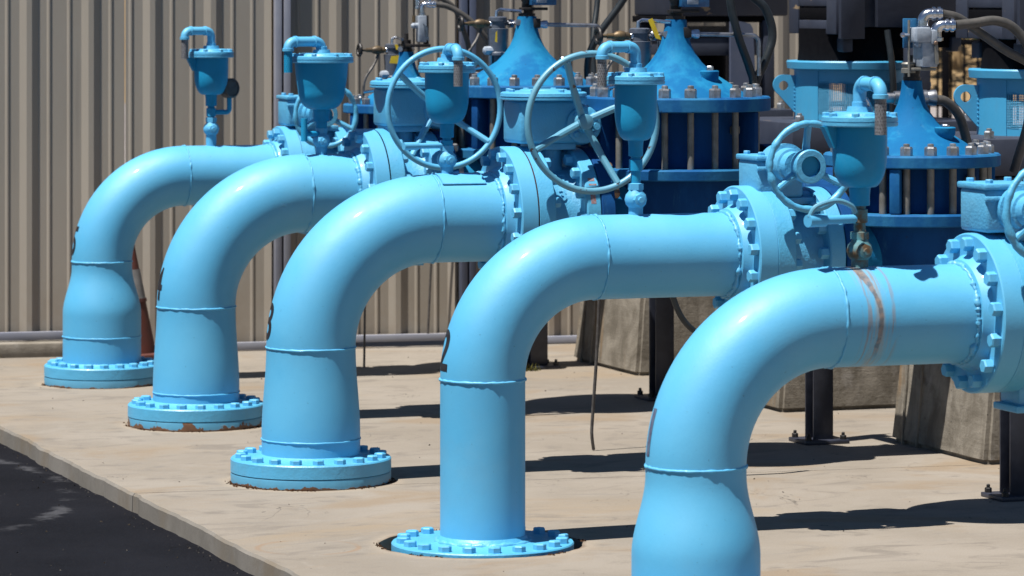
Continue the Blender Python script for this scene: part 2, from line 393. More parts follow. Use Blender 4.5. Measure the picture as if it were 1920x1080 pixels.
class MB:
    def __init__(s): s.v = []; s.f = []
    def add(s, vs_, fs):
        o = len(s.v)
        s.v += [Vector(p) for p in vs_]
        s.f += [tuple(i + o for i in f) for f in fs]
        return s
    def lathe(s, o, d, prof, n=32, caps=True, rot=0):
        """prof: list of (height along d, radius)"""
        o = Vector(o); u, w, d = frame_of(d)
        vs_, fs = [], []
        for h, r in prof:
            for k in range(n):
                a = 2 * PI * k / n + rot
                vs_.append(o + d * h + (u * math.cos(a) + w * math.sin(a)) * r)
        for i in range(len(prof) - 1):
            for k in range(n):
                fs.append((i * n + k, i * n + (k + 1) % n, (i + 1) * n + (k + 1) % n, (i + 1) * n + k))
        if caps:
            fs.append(tuple(reversed(range(n))))
            b = (len(prof) - 1) * n
            fs.append(tuple(range(b, b + n)))
        return s.add(vs_, fs)
    def cyl(s, p0, p1, r0, r1=None, n=20, ch=0.0):
        p0 = Vector(p0); p1 = Vector(p1); L = (p1 - p0).length
        r1 = r0 if r1 is None else r1
        pr = [(0, r0), (L, r1)] if ch == 0 else [(0, r0 - ch), (ch, r0), (L - ch, r1), (L, r1 - ch)]
        return s.lathe(p0, p1 - p0, pr, n)
    def tube(s, pts, r, n=14, caps=True):
        pts = [Vector(p) for p in pts]
        m = len(pts)
        rs = r if isinstance(r, (list, tuple)) else [r] * m
        vs_, fs = [], []
        u = None
        for i, p in enumerate(pts):
            t = (pts[min(i + 1, m - 1)] - pts[max(i - 1, 0)]).normalized()
            if u is None: u = frame_of(t)[0]
            u = (u - t * u.dot(t)).normalized(); w = t.cross(u)
            for k in range(n):
                a = 2 * PI * k / n
                vs_.append(p + (u * math.cos(a) + w * math.sin(a)) * rs[i])
        for i in range(m - 1):
            for k in range(n):
                fs.append((i * n + k, i * n + (k + 1) % n, (i + 1) * n + (k + 1) % n, (i + 1) * n + k))
        if caps:
            fs.append(tuple(reversed(range(n)))); fs.append(tuple(range((m - 1) * n, m * n)))
        return s.add(vs_, fs)
    def ring(s, c, d, Rr, r, n=48, m=12, jit=0, arc=None):
        c = Vector(c); u, w, d = frame_of(d)
        vs_, fs = [], []
        for k in range(n):
            a = 2 * PI * k / n
            e = u * math.cos(a) + w * math.sin(a)
            ns_ = Vector((math.cos(a) * 5.5 + Rr * 31, math.sin(a) * 5.5, c.x * 3 + c.y))
            jr = r * (1 + jit * 1.5 * mnoise.noise(ns_) + jit * .9 * mnoise.noise(ns_ * 5)); js = d * (jit * r * 1.2 * mnoise.noise(ns_ * 1.3 + Vector((9, 2, 4))))
            for q in range(m):
                b = 2 * PI * q / m
                vs_.append(c + js + e * (Rr + jr * math.cos(b)) + d * jr * math.sin(b))
        for k in range(n):
            for q in range(m):
                fs.append((k * m + q, ((k + 1) % n) * m + q, ((k + 1) % n) * m + (q + 1) % m, k * m + (q + 1) % m))
        return s.add(vs_, fs)
    def box(s, c, size, bev=.003, rotz=0, mat=None):
        bm = bmesh.new()
        bmesh.ops.create_cube(bm, size=1)
        bmesh.ops.scale(bm, vec=size, verts=bm.verts)
        if bev: bmesh.ops.bevel(bm, geom=list(bm.edges), offset=bev, segments=2, affect='EDGES', profile=.5)
        mt = Matrix.Translation(Vector(c)) @ (mat if mat is not None else Matrix.Rotation(rotz, 4, 'Z'))
        bm.verts.index_update()
        s.add([mt @ v.co for v in bm.verts], [tuple(v.index for v in f.verts) for f in bm.faces])
        bm.free(); return s
    def prism(s, poly, o, ux, uy, un, t, bev=0):
        """poly in (ux, uy) coordinates, extruded t along un"""
        o = Vector(o); ux = Vector(ux); uy = Vector(uy); un = Vector(un)
        n = len(poly)
        a = [o + ux * p[0] + uy * p[1] for p in poly]
        b = [q + un * t for q in a]
        return s.add(a + b, [tuple(reversed(range(n))), tuple(range(n, 2 * n))] +
                     [(i, (i + 1) % n, n + (i + 1) % n, n + i) for i in range(n)])
    def build(s, name, mat, parent=None, origin=(0, 0, 0), smooth=35, label=None):
        o = Vector(origin)
        me = bpy.data.meshes.new(name)
        me.from_pydata([v - o for v in s.v], [], s.f)
        bm = bmesh.new(); bm.from_mesh(me)
        bmesh.ops.recalc_face_normals(bm, faces=bm.faces)
        bm.to_mesh(me); bm.free()
        if smooth:
            me.shade_smooth()
            me.set_sharp_from_angle(angle=R_(smooth))
        me.materials.append(M[mat] if isinstance(mat, str) else mat)
        ob = bpy.data.objects.new(name, me)
        C.objects.link(ob)
        if parent is not None: ob.parent = parent
        else: ob.location = o
        if label: ob['label'] = label
        return ob

def smooth_path(pts, k=8):
    pts = [Vector(p) for p in pts]
    P = [pts[0] * 2 - pts[1]] + pts + [pts[-1] * 2 - pts[-2]]
    out = []
    for i in range(1, len(P) - 2):
        a, b, c, d = P[i - 1:i + 3]
        for j in range(k):
            t = j / k
            out.append(.5 * ((2 * b) + (c - a) * t + (2 * a - 5 * b + 4 * c - d) * t * t + (3 * b - a - 3 * c + d) * t ** 3))
    out.append(pts[-1]); return out

def bend(p, c, q, r, k=7):
    """points of a pipe p->c->q with a round corner of radius r at c"""
    p, c, q = Vector(p), Vector(c), Vector(q)
    d0 = (p - c).normalized(); d1 = (q - c).normalized()
    ctr = c + (d0 + d1) * r
    out = []
    for i in range(k + 1):
        a = PI / 2 * i / k
        out.append(ctr - d1 * r * math.cos(a) - d0 * r * math.sin(a))
    return out

def tag(o, label=None, cat=None, group=None, kind=None):
    for k, v in (('label', label), ('category', cat), ('group', group), ('kind', kind)):
        if v: o[k] = v
    return o
def thing(name, loc, label, cat, group=None):
    o = bpy.data.objects.new(name, None)
    o.empty_display_size = .1
    o.location = loc
    C.objects.link(o)
    return tag(o, label, cat, group)
def put(mesh_ob, name, parent, loc, rot=None):
    """linked copy sharing the mesh, placed in the parent's frame"""
    c = mesh_ob if not mesh_ob.get('_used') else mesh_ob.copy()
    if c is not mesh_ob: C.objects.link(c)
    mesh_ob['_used'] = 1
    if '_used' in c and c is not mesh_ob: del c['_used']
    c.name = name
    c.parent = parent; c.location = loc
    if rot is not None: c.rotation_euler = rot
    return c
def unmark():
    for o in bpy.data.objects:
        if '_used' in o: del o['_used']

_hex = {}
def bolt_proto(kind, af, h, mat, stud=0):
    """hexagon head (across flats af) along local +Z"""
    k = (kind, af, h, mat, stud)
    if k in _hex: return _hex[k]
    r = af / 2 / math.cos(PI / 6)
    mb = MB().lathe((0, 0, -.004), (0, 0, 1), [(0, r), (h * .82 + .004, r), (h + .004, r * .86)], 6)
    if stud: mb.lathe((0, 0, h), (0, 0, 1), [(0, af * .30), (stud * .8, af * .30), (stud, af * .2)], 10)
    ob = mb.build(kind, mat, None, smooth=25)
    _hex[k] = ob
    return ob
def bolts_circle(proto, name, parent, c, axis, Rr, n, a0=0., spin=True):
    c = Vector(c); u, w, d = frame_of(axis)
    for k in range(n):
        a = 2 * PI * (k + a0) / n
        p = c + (u * math.cos(a) + w * math.sin(a)) * Rr
        q = Vector(d).to_track_quat('Z', 'Y').to_matrix().to_4x4() @ Matrix.Rotation(rnd.random() * 6 if spin else 0, 4, 'Z')
        put(proto, name, parent, p, q.to_euler())

# ------------------------------------------------------------------ setting
SLAB_Z = 0.0
X0 = -.642        # kerb line
def sheet(name, poly, z, mat, holes=()):
    bm = bmesh.new()
    es = []
    for ring in [poly] + list(holes):
        vv = [bm.verts.new((p[0], p[1], z)) for p in ring]
        es += [bm.edges.new((vv[i], vv[(i + 1) % len(vv)])) for i in range(len(vv))]
    bmesh.ops.triangle_fill(bm, use_beauty=True, use_dissolve=False, edges=es)
    bmesh.ops.recalc_face_normals(bm, faces=bm.faces)
    if sum(f.normal.z for f in bm.faces) < 0: bmesh.ops.reverse_faces(bm, faces=bm.faces)
    me = bpy.data.meshes.new(name); bm.to_mesh(me); bm.free()
    me.materials.append(M[mat])
    ob = bpy.data.objects.new(name, me); C.objects.link(ob)
    return tag(ob, kind='structure')

sheet('asphalt', [(-400, -400), (400, -400), (400, 400), (-400, 400)], -.066, 'asphalt')
# the pad is poured in two bays with an open joint between them
P2X, P2Y = .108, -1.56
def jy(x): return .03 - .085 * (x + .6)
def slab(name, y0f, y1f, ys, hole=None):
    ex = []                        # worn front arris
    n = 260
    y0, y1 = ys
    for i in range(n + 1):
        y = y0 + (y1 - y0) * i / n
        dx = .013 * mnoise.noise((y * 1.9, 3.1, 0)) + .008 * mnoise.noise((y * 9, 1.7, 0)) + .012 * max(0, mnoise.noise((y * 17, 8, 0)) - .12)
        ex.append((X0 + dx, y))
    far = 22.
    top = list(ex) + [(far, y1f(far)), (far, y0f(far))]
    holes = []
    if hole: holes = [[(hole[0] + hole[2] * math.cos(2 * PI * k / 64) * (1 + .012 * math.sin(5 * k)), hole[1] + hole[2] * math.sin(2 * PI * k / 64) * (1 + .012 * math.sin(3 * k))) for k in range(64)]]
    ob = sheet(name, top, 0, 'slab', holes)
    mb = MB()
    # kerb face with a small worn chamfer
    for i in range(n):
        a, b = ex[i], ex[i + 1]
        mb.add([(a[0], a[1], 0), (b[0], b[1], 0), (b[0] - .008, b[1], -.009), (a[0] - .008, a[1], -.009)], [(0, 1, 2, 3)])
        mb.add([(a[0] - .008, a[1], -.009), (b[0] - .008, b[1], -.009), (b[0] - .010, b[1], -.066), (a[0] - .010, a[1], -.066)], [(0, 1, 2, 3)])
    k = mb.build('kerb_face', 'kerb', ob, (0, 0, 0))
    side = MB()
    for yf in (y0f, y1f):
        side.add([(X0, yf(X0), -.001), (far, yf(far), -.001), (far, yf(far), -.06), (X0, yf(X0), -.06)], [(0, 1, 2, 3)])
    if hole:
        h = holes[0]
        for i in range(64):
            a, b = h[i], h[(i + 1) % 64]
            side.add([(a[0], a[1], 0), (b[0], b[1], 0), (b[0], b[1], -.06), (a[0], a[1], -.06)], [(0, 1, 2, 3)])
    side.build('slab_edge', 'kerb', ob, (0, 0, 0))
    return ob
slab('concrete_slab', lambda x: jy(x) + .0025, lambda x: 9., (jy(X0) + .0025, 9.))
slab('concrete_slab', lambda x: -14., lambda x: jy(x) - .0025, (-14., jy(X0) - .0025), (P2X, P2Y, .33))
pit = MB().cyl((P2X, P2Y, -.065), (P2X, P2Y, -.055), .36, n=48)
tag(pit.build('sunken_pit', 'kerb', None, (P2X, P2Y, -.06)), kind='structure')

# loose grit and flakes lying on the pad
gm = MB()
for i in range(150):
    x = rnd.uniform(-.6, 3.2); y = rnd.uniform(-3.6, 4.6)
    s_ = rnd.uniform(.0025, .007)
    gm.add([(x + s_ * rnd.uniform(-1, 1), y + s_ * rnd.uniform(-1, 1), z) for z in (.0005, .0005, .0005)] + [(x, y, s_ * .9)], [(0, 1, 3), (1, 2, 3), (2, 0, 3), (0, 1, 2)])
for i in range(60):
    x = X0 - rnd.random() ** 2 * .5 - .015; y = rnd.uniform(-3, 4)
    s_ = rnd.uniform(.003, .008)
    gm.add([(x + s_ * rnd.uniform(-1, 1), y + s_ * rnd.uniform(-1, 1), z) for z in (-.0655,) * 3] + [(x, y, -.066 + s_)], [(0, 1, 3), (1, 2, 3), (2, 0, 3), (0, 1, 2)])
gv = MB()
for i in range(210):
    y = rnd.uniform(-3.5, 4.5); x = X0 - .012 - abs(rnd.gauss(0, .035)) if i % 3 else X0 - rnd.random() * 1.4
    s_ = rnd.uniform(.002, .0055)
    gv.add([(x + s_ * rnd.uniform(-1, 1), y + s_ * rnd.uniform(-1, 1), -.0656) for _ in range(3)] + [(x, y, -.066 + s_)], [(0, 1, 3), (1, 2, 3), (2, 0, 3), (0, 1, 2)])
tag(gv.build('gravel', 'gravel', None, (0, 0, 0), smooth=0), 'pale gravel bits gathered on the asphalt along the slab edge', 'gravel', kind='stuff')
tag(gm.build('grit', 'debris', None, (0, 0, 0), smooth=0), 'dark grit scattered over the concrete pad and asphalt', 'grit', kind='stuff')

rs_ = MB()
for (bx, by, br) in ((.16, 3.84, .262), (.132, 2.08, .281), (.05, .16, .293), (P2X, P2Y, .325)):
    for i in range(420):
        a = rnd.random() * 2 * PI
        if mnoise.noise((math.cos(a) * 2.2 + bx * 9, math.sin(a) * 2.2 + by, 0)) < -.05: continue
        q = br + abs(rnd.gauss(0, .010)) - (.0 if br < .32 else .0)
        p = Vector((bx + math.cos(a) * q, by + math.sin(a) * q, 0)); s_ = rnd.uniform(.003, .008)
        rs_.add([p + Vector((s_ * rnd.uniform(-1, 1), s_ * rnd.uniform(-1, 1), .0005)) for _ in range(3)] + [p + Vector((0, 0, s_ * .9))], [(0, 1, 3), (1, 2, 3), (2, 0, 3), (0, 1, 2)])
tag(rs_.build('rust_scale', 'scale', None, (0, 0, 0), smooth=0), 'brown rust flakes and dirt lodged round the pipe bases', 'rust flakes', kind='stuff')

# far ground beyond the wall: raised lot, tan hillside
def camp(d, r, z): return cam.location.xy.to_3d() + FWD * d + Vector((math.cos(YAW), -math.sin(YAW), 0)) * r + Vector((0, 0, z))
lot = MB()
for d0, z0, d1, z1 in ((24, -.05, 27, .66), (27, .66, 39, .66)):
    lot.add([camp(d0, -8, z0), camp(d0, 16, z0), camp(d1, 16, z1), camp(d1, -8, z1)], [(0, 1, 2, 3)])
tag(lot.build('far_lot', 'lot', None, (0, 0, 0)), kind='structure')
hl = MB(); n = 40
vv, ff = [], []
for i in range(n + 1):
    for j in range(9):
        r = -30 + 80 * i / n
        vv.append(camp(39 + j * 3, r, .66 + j * 1.0 + (.25 * mnoise.noise((r * .3, j * .7, 0)) if j else 0)))
for i in range(n):
    for j in range(8):
        a = i * 9 + j; ff.append((a, a + 1, a + 10, a + 9))
hl.add(vv, ff)
tag(hl.build('hillside', 'hill', None, (0, 0, 0), smooth=60), kind='structure')

# ------------------------------------------------------------------ ribbed metal wall and gate
wd = Vector((1, -.1, 0)).normalized(); wnrm = Vector((-.1, -1, 0)).normalized()
W0 = Vector((0, 5.315, 0))
def wp(s_, out, z): return W0 + wd * s_ + wnrm * out + Vector((0, 0, z))
WTOP = 2.75
def rib_profile(s0, n):
    """n rib pitches starting at a rib's left foot"""
    pr = []
    for k in range(n):
        b = s0 + .305 * k
        pr += [(b, 0), (b + .033, .0215), (b + .059, .0215), (b + .092, 0)]
        for c in (.146, .246):
            pr += [(b + c - .012, 0), (b + c - .003, .0065), (b + c + .004, .0065), (b + c + .008, 0)]
    pr.append((s0 + .305 * n, 0))
    return pr
def panel(parent, s0, n, zb, clip=None):
    pr = rib_profile(s0, n)
    if clip: pr = [(min(max(a, clip[0]), clip[1]), h if clip[0] <= a <= clip[1] else 0) for a, h in pr]
    mb = MB()
    m = len(pr)
    vs_ = [wp(a, h, z) for a, h in pr for z in (zb, WTOP)]
    vs_ += [wp(a, h - .002, z) for a, h in pr for z in (zb, WTOP)]
    fs = []
    for i in range(m - 1):
        fs.append((2 * i, 2 * i + 2, 2 * i + 3, 2 * i + 1))
        fs.append((2 * m + 2 * i, 2 * m + 2 * i + 1, 2 * m + 2 * i + 3, 2 * m + 2 * i + 2))
    mb.add(vs_, fs)
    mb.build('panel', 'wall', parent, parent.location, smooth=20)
def wall_part(name, label, s_a, s_b, ribs, zb, trim, cat='wall'):
    t = thing(name, wp((s_a + s_b) / 2, 0, 0), label, cat)
    s0, cnt = ribs
    k = 0
    while k < cnt:
        n_ = min(3, cnt - k)
        panel(t, s0 + .305 * k, n_, zb, (s_a, s_b)); k += n_
    z0, z1 = trim
    L = (s_b - s_a)
    mt = Matrix.Rotation(math.atan2(wd.y, wd.x), 4, 'Z')
    MB().box(wp((s_a + s_b) / 2, .034 + .012, (z0 + z1) / 2), (L, .03, z1 - z0), .003, mat=mt).build('base_rail', 'frame', t, t.location)
    return t, mt
WA, mtw = wall_part('metal_wall', 'taupe ribbed metal wall on a low concrete curb, left of the frame posts', -2.95, .62, (.10 - .305 * 10, 12), .10, (.078, .118))
cb = MB().box(wp(-1.18, .03, .034), (3.6, .22, .074), .012, mat=mtw)
cbo = cb.build('curb', 'pedestal', None, wp(-1.18, .03, 0)); tag(cbo, 'low weathered concrete curb under the left metal wall', 'curb')
WB, _ = wall_part('metal_wall', 'short taupe ribbed metal wall between traffic cone and first pair of grey frame posts', .624, 1.36, (.10 + .305 * 1, 4), .04, (.004, .044))
WC, _ = wall_part('metal_gate', 'taupe ribbed metal gate leaf hung between two pairs of grey posts', 1.447, 2.31, (1.650 - .305, 4), .064, (.031, .066), 'gate')
WD, _ = wall_part('metal_wall', 'taupe ribbed metal wall behind the pumps, right of second frame posts', 2.405, 4.28, (2.447 - .305, 7), .036, (.003, .040))
for s_a, lab, mt_ in ((1.365, 'pale blue grey double frame post with slot beside the fourth pipe', 'frame'), (2.316, 'blue grey double frame post coloured dark for shade, behind the pilot hoses', 'frame_dark')):
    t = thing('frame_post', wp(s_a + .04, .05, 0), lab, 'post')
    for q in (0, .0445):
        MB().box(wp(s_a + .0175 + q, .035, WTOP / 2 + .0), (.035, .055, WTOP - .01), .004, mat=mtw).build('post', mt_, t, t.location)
    for zz, hh in ((.60, .75), (2.2, .4)):
        MB().box(wp(s_a + .0395, .045, zz), (.0085, .03, hh) if hh < .5 else (.0085, .012, .02), .001, mat=mtw).build('latch_plate', mt_, t, t.location)
    MB().box(wp(s_a + .0395, -.02, WTOP / 2), (.079, .012, WTOP - .02), .001, mat=mtw).build('backing', 'black', t, t.location)
# wall that closes off the yard's left side beyond the frame is not visible; nothing is built there.

# ------------------------------------------------------------------ picket fence and shrub beyond
ft = thing('picket_fence', camp(31, 3.5, .66), 'black metal picket fence in front of tan hillside', 'fence')
fr = Vector((math.cos(YAW), -math.sin(YAW), 0))
pk = MB().box((0, 0, .44), (.018, .018, .70), .002).build('picket', 'black', None)
for i in range(46):
    put(pk, 'picket', ft, fr * (-1.9 + .108 * i) + Vector((0, 0, 0)), (0, 0, -YAW))
for zz in (.225, .725):
    MB().box((0, 0, 0), (5.2, .03, .045), .003).build('rail', 'black', ft).location = fr * .5 + Vector((0, 0, zz))
    ft.children[-1].rotation_euler = (0, 0, -YAW)
for q in (-2.0, .0, 2.9):
    p = MB().box((0, 0, .42), (.06, .06, .84), .003).build('post', 'black', ft); p.location = fr * q; p.rotation_euler = (0, 0, -YAW)
sh = thing('shrub', camp(40, 4.6, .8), 'dark green shrub above the picket fence', 'shrub')
lf = MB()
for i in range(1500):
    a = rnd.random() * 2 * PI; rr = rnd.random() ** .5; hz = rnd.random()
    p = Vector((math.cos(a) * rr * 1.6 * (1 - .5 * hz), math.sin(a) * rr * .7, .45 + hz * 1.5))
    p += Vector((mnoise.noise(p * 2), mnoise.noise(p * 2 + Vector((5, 5, 5))), 0)) * .3
    u = Vector((rnd.uniform(-1, 1), rnd.uniform(-1, 1), rnd.uniform(-1, 1))).normalized() * .06
    w = Vector((rnd.uniform(-1, 1), rnd.uniform(-1, 1), rnd.uniform(-1, 1))).normalized() * .04
    lf.add([p - u, p + w, p + u, p - w], [(0, 1, 2, 3)])
lo = lf.build('foliage', 'leaf', sh, smooth=0); lo['kind'] = 'stuff'
MB().tube([(0, 0, -.3), (.05, 0, .3), (.0, .05, .9)], [.07, .05, .02], 8).build('trunk', 'hill', sh)

# ------------------------------------------------------------------ pipe lines
LINES = {
    5: dict(y=3.84, x=.16, z=.946, r=.137, rb=.178, R=.385, seam=.556, low=.216, red=1.0, f0=.992, bf=.215, fl=.222, nb=.262),
    4: dict(y=2.08, x=.132, z=.949, r=.162, rb=.178, R=.460, seam=.486, low=.135, red=.55, f0=.828, bf=.262, fl=.265, nb=.281),
    3: dict(y=.16, x=.05, z=.953, r=.163, rb=.180, R=.460, seam=.488, low=.155, red=.55, f0=.777, bf=.262, fl=.262, nb=.293),
    2: dict(y=-1.58, x=.106, z=.919, r=.1375, rb=None, R=.385, seam=.533, low=None, red=0, f0=.985, bf=.226, fl=.225, nb=.295),
    1: dict(y=-3.42, x=.09, z=.870, r=.1405, rb=.179, R=.400, seam=.468, low=.118, red=1.0, f0=.928, bf=.226, fl=.228, nb=.29),
}
ORD = {5: 'farthest pipe, numbered 5', 4: 'fourth pipe, numbered 4', 3: 'middle pipe, numbered 3', 2: 'straight pipe numbered 2', 1: 'nearest pipe, numbered 1'}
BOLT = bolt_proto('bolt', .037, .019, 'paint')
NUTB = bolt_proto('bolt_large', .0355, .027, 'paint')

def number_mark(L, txt, parent, org, mat):
    cu = bpy.data.curves.new('num', 'FONT'); cu.body = txt; cu.size = .185
    cu.offset = .0035; cu.align_x = 'CENTER'
    tmp = bpy.data.objects.new('num', cu)
    C.objects.link(tmp)
    bpy.context.view_layer.update()
    me = bpy.data.meshes.new_from_object(tmp)
    bpy.data.objects.remove(tmp)
    bm = bmesh.new(); bm.from_mesh(me)
    bmesh.ops.triangulate(bm, faces=bm.faces)
    for _ in range(2):
        bmesh.ops.subdivide_edges(bm, edges=[e for e in bm.edges if e.calc_length() > .008], cuts=1)
        bmesh.ops.triangulate(bm, faces=bm.faces)
    r = L['r'] + .0012; Rb = L['R']
    for v in bm.verts:
        ph = (v.co.y + .035) / (Rb + L['r']); al = v.co.x / r - .08
        cen = Vector((L['x'] + Rb - Rb * math.cos(ph), L['y'], L['seam'] + Rb * math.sin(ph)))
        no = Vector((-math.cos(ph), 0, math.sin(ph))) * math.cos(al) + Vector((0, -1, 0)) * math.sin(al)
        v.co = cen + no * r - Vector(org)
    bmesh.ops.recalc_face_normals(bm, faces=bm.faces)
    m2 = bpy.data.meshes.new('painted_number'); bm.to_mesh(m2); bm.free()
    m2.materials.append(M[mat])
    ob = bpy.data.objects.new('painted_number', m2); C.objects.link(ob); ob.parent = parent
    return ob

def disc(mb, o, d, r, t, n=64, ch=.003, hub=None):
    return mb.lathe(o, d, [(0, r - ch), (ch, r), (t - ch, r), (t, r - ch)], n)

def discharge_pipe(n):
    L = LINES[n]; x, y, z, r = L['x'], L['y'], L['z'], L['r']
    labs = {5: 'sky blue elbow pipe numbered 5, farthest left, with bulging reducer and bolted base',
            4: 'sky blue elbow pipe numbered 4, with rust along its base flange',
            3: 'sky blue elbow pipe numbered 3, thick, with clean two layer base flange',
            2: 'sky blue elbow pipe numbered 2, straight leg and base flange sunk flush in concrete',
            1: 'nearest sky blue elbow pipe, faint number 1 and rust stain across its run'}
    org = Vector((x, y, 0))
    t = thing('discharge_pipe', org, labs[n], 'pipe', 'blue discharge pipes in a row')
    seam, Rb = L['seam'], L['R']
    top = 'paint'
    # riser / reducer
    mb = MB()
    if L['rb']:
        rb = L['rb']; pr = []
        zl = L['low']
        base_z = .088
        pr += [(0, rb), (zl - base_z, rb)]
        H = seam - zl
        for i in range(25):
            u = i / 24
            if L['red'] >= 1: q = min(1, max(0, (u - .30) / .62)); e = q * q * (3 - 2 * q)
            else: q = min(1, max(0, (u - .05) / .95)); e = q * q * (3 - 2 * q)
            pr.append((zl - base_z + H * (.001 + .999 * u), rb + (r - rb) * e))
        mb.lathe((x, y, base_z), (0, 0, 1), pr, 72, False)
        mb.build('reducer', 'paint', t, org, 60)
        MB().ring((x, y, zl), (0, 0, 1), rb, .0034, 120, 8, .34).build('weld_seam', 'paint', t, org, 80)
    else:
        mb.lathe((x, y, .006), (0, 0, 1), [(0, r), (.2, r), (.4, r), (seam - .006, r)], 72, False)
        mb.build('riser', 'paint', t, org, 60)
    MB().ring((x, y, seam), (0, 0, 1), r, .0044, 120, 8, .34).build('weld_seam', 'paint', t, org, 80)
    # elbow
    pts = [(x + Rb - Rb * math.cos(a), y, seam + Rb * math.sin(a)) for a in [PI / 2 * i / 32 for i in range(33)]]
    MB().tube(pts, r, 72, False).build('elbow', 'paint', t, org, 80)
    xe = x + Rb; zr = seam + Rb
    L['zr'] = zr
    MB().ring((xe, y, zr), (1, 0, 0), r, .0038, 120, 8, .6).build('weld_seam', 'paint', t, org, 80)
    # horizontal run
    f0 = L['f0']
    MB().lathe((xe, y, zr), (1, 0, 0), [(0, r), ((f0 - xe) * .5, r), (f0 - xe + .02, r)], 72, False).build('run', 'paint_stain' if n == 1 else 'paint', t, org, 60)
    mb = MB().ring((f0 - .036, y, zr), (1, 0, 0), r, .0065, 200, 8, .75)
    mb.build('weld_seam', 'paint_cast', t, org, 80)
    # pipe flange: slip-on collar + disc
    rf = L['fl']
    mb = MB().lathe((f0 - .032, y, zr), (1, 0, 0), [(0, r + .002), (.004, r + .012), (.024, r + .020), (.032, r + .026), (.0325, rf - .004), (.036, rf), (.0942, rf), (.095, rf - .0008)], 96)
    fo = mb.build('pipe_flange', 'paint', t, org, 30)
    nb = 16 if n in (3, 4) else 14
    bolts_circle(NUTB, 'bolt', fo, Vector((f0, y, zr)) - org, (-1, 0, 0), rf - .029, nb, .3)
    # base flange
    if L['rb']:
        rbf = L['nb']
        bm_ = MB().lathe((x, y, .0), (0, 0, 1), [(0, rbf - .004), (.002, rbf - .001), (.030, rbf), (.036, rbf - .002), (.037, rbf - .004)], 96)
        bm_.build('blind_flange', 'paint_base_rust' if n == 4 else 'paint_base', t, org, 30)
        bm_ = MB().lathe((x, y, .0375), (0, 0, 1), [(0, rbf - .004), (.002, rbf), (.046, rbf), (.051, rbf - .004), (.0512, L['rb'] + .03), (.060, L['rb'] + .006), (.064, L['rb'])], 96)
        bf = bm_.build('base_flange', 'paint_worn', t, org, 30)
        zb = .0875
    else:
        rbf = L['nb']
        bm_ = MB().lathe((x, y, -.030), (0, 0, 1), [(0, rbf - .003), (.003, rbf), (.036, rbf), (.040, rbf - .003), (.0402, r + .036), (.046, r + .014), (.062, r + .002)], 96)
        bf = bm_.build('base_flange', 'paint_worn', t, org, 30)
        MB().ring((x, y, .012), (0, 0, 1), r + .012, .010, 90, 8, .35).build('paint_bead', 'paint_cast', t, org, 80)
        MB().lathe((x, y, -.056), (0, 0, 1), [(0, rbf - .02), (.026, rbf - .02)], 64).build('blind_flange', 'paint_base_rust', t, org, 30)
        zb = .010
    bolts_circle(BOLT, 'bolt', bf, Vector((0, 0, zb)), (0, 0, 1), rbf - .036, 20, .4)
    if n == 3:
        sp = MB(); rr = r + .004; vs_ = []
        for i in range(9):
            for j in range(15):
                a = R_(-40 + 78 * j / 14)
                vs_.append(Vector((x + .475 + .165 * i / 8, y - math.sin(a) * rr, zr + math.cos(a) * rr)))
        sp.add(vs_, [(i * 15 + j, i * 15 + j + 1, (i + 1) * 15 + j + 1, (i + 1) * 15 + j) for i in range(8) for j in range(14)])
        sp.build('saddle_pad', 'paint', t, org)
        for (i0, i1, j0, j1) in ((0, 0, 0, 14), (8, 8, 0, 14), (0, 8, 14, 14)):
            pts = [vs_[i * 15 + j] for i in range(i0, i1 + 1) for j in range(j0, j1 + 1)]
            MB().tube(pts, .003, 6).build('weld_seam', 'paint_cast', t, org)
    number_mark(L, str(n), t, org, 'faint_paint' if n == 1 else 'black_paint')
    return t

WHEEL4 = {}
def handwheel(parent, org, c, Rw, rt, ns, a0, dish, mat, lump=0):
    """wheel in the XZ plane facing -Y, hub set back (+Y) by dish"""
    c = Vector(c)
    mb = MB().ring(c, (0, 1, 0), Rw, rt, 72, 12, lump)
    w = mb.build('handwheel', mat, parent, org, 60)
    h = c + Vector((0, dish, 0))
    MB().lathe(h + Vector((0, -.028, 0)), (0, 1, 0), [(0, .022), (.003, .028), (.05, .030), (.056, .026)], 24).build('hub', mat, w, org)
    for k in range(ns):
        a = a0 + 2 * PI * k / ns
        e = Vector((math.cos(a), 0, math.sin(a)))
        p0 = h + e * .02; p1 = c + e * (Rw - rt * .4)
        mid = p0.lerp(p1, .5) + Vector((0, dish * .12, 0))
        MB().tube(smooth_path([p0, mid, p1], 5), [rt * 1.15] * 5 + [rt * 1.05] * 6, 10).build('spoke', mat, w, org)
    return w

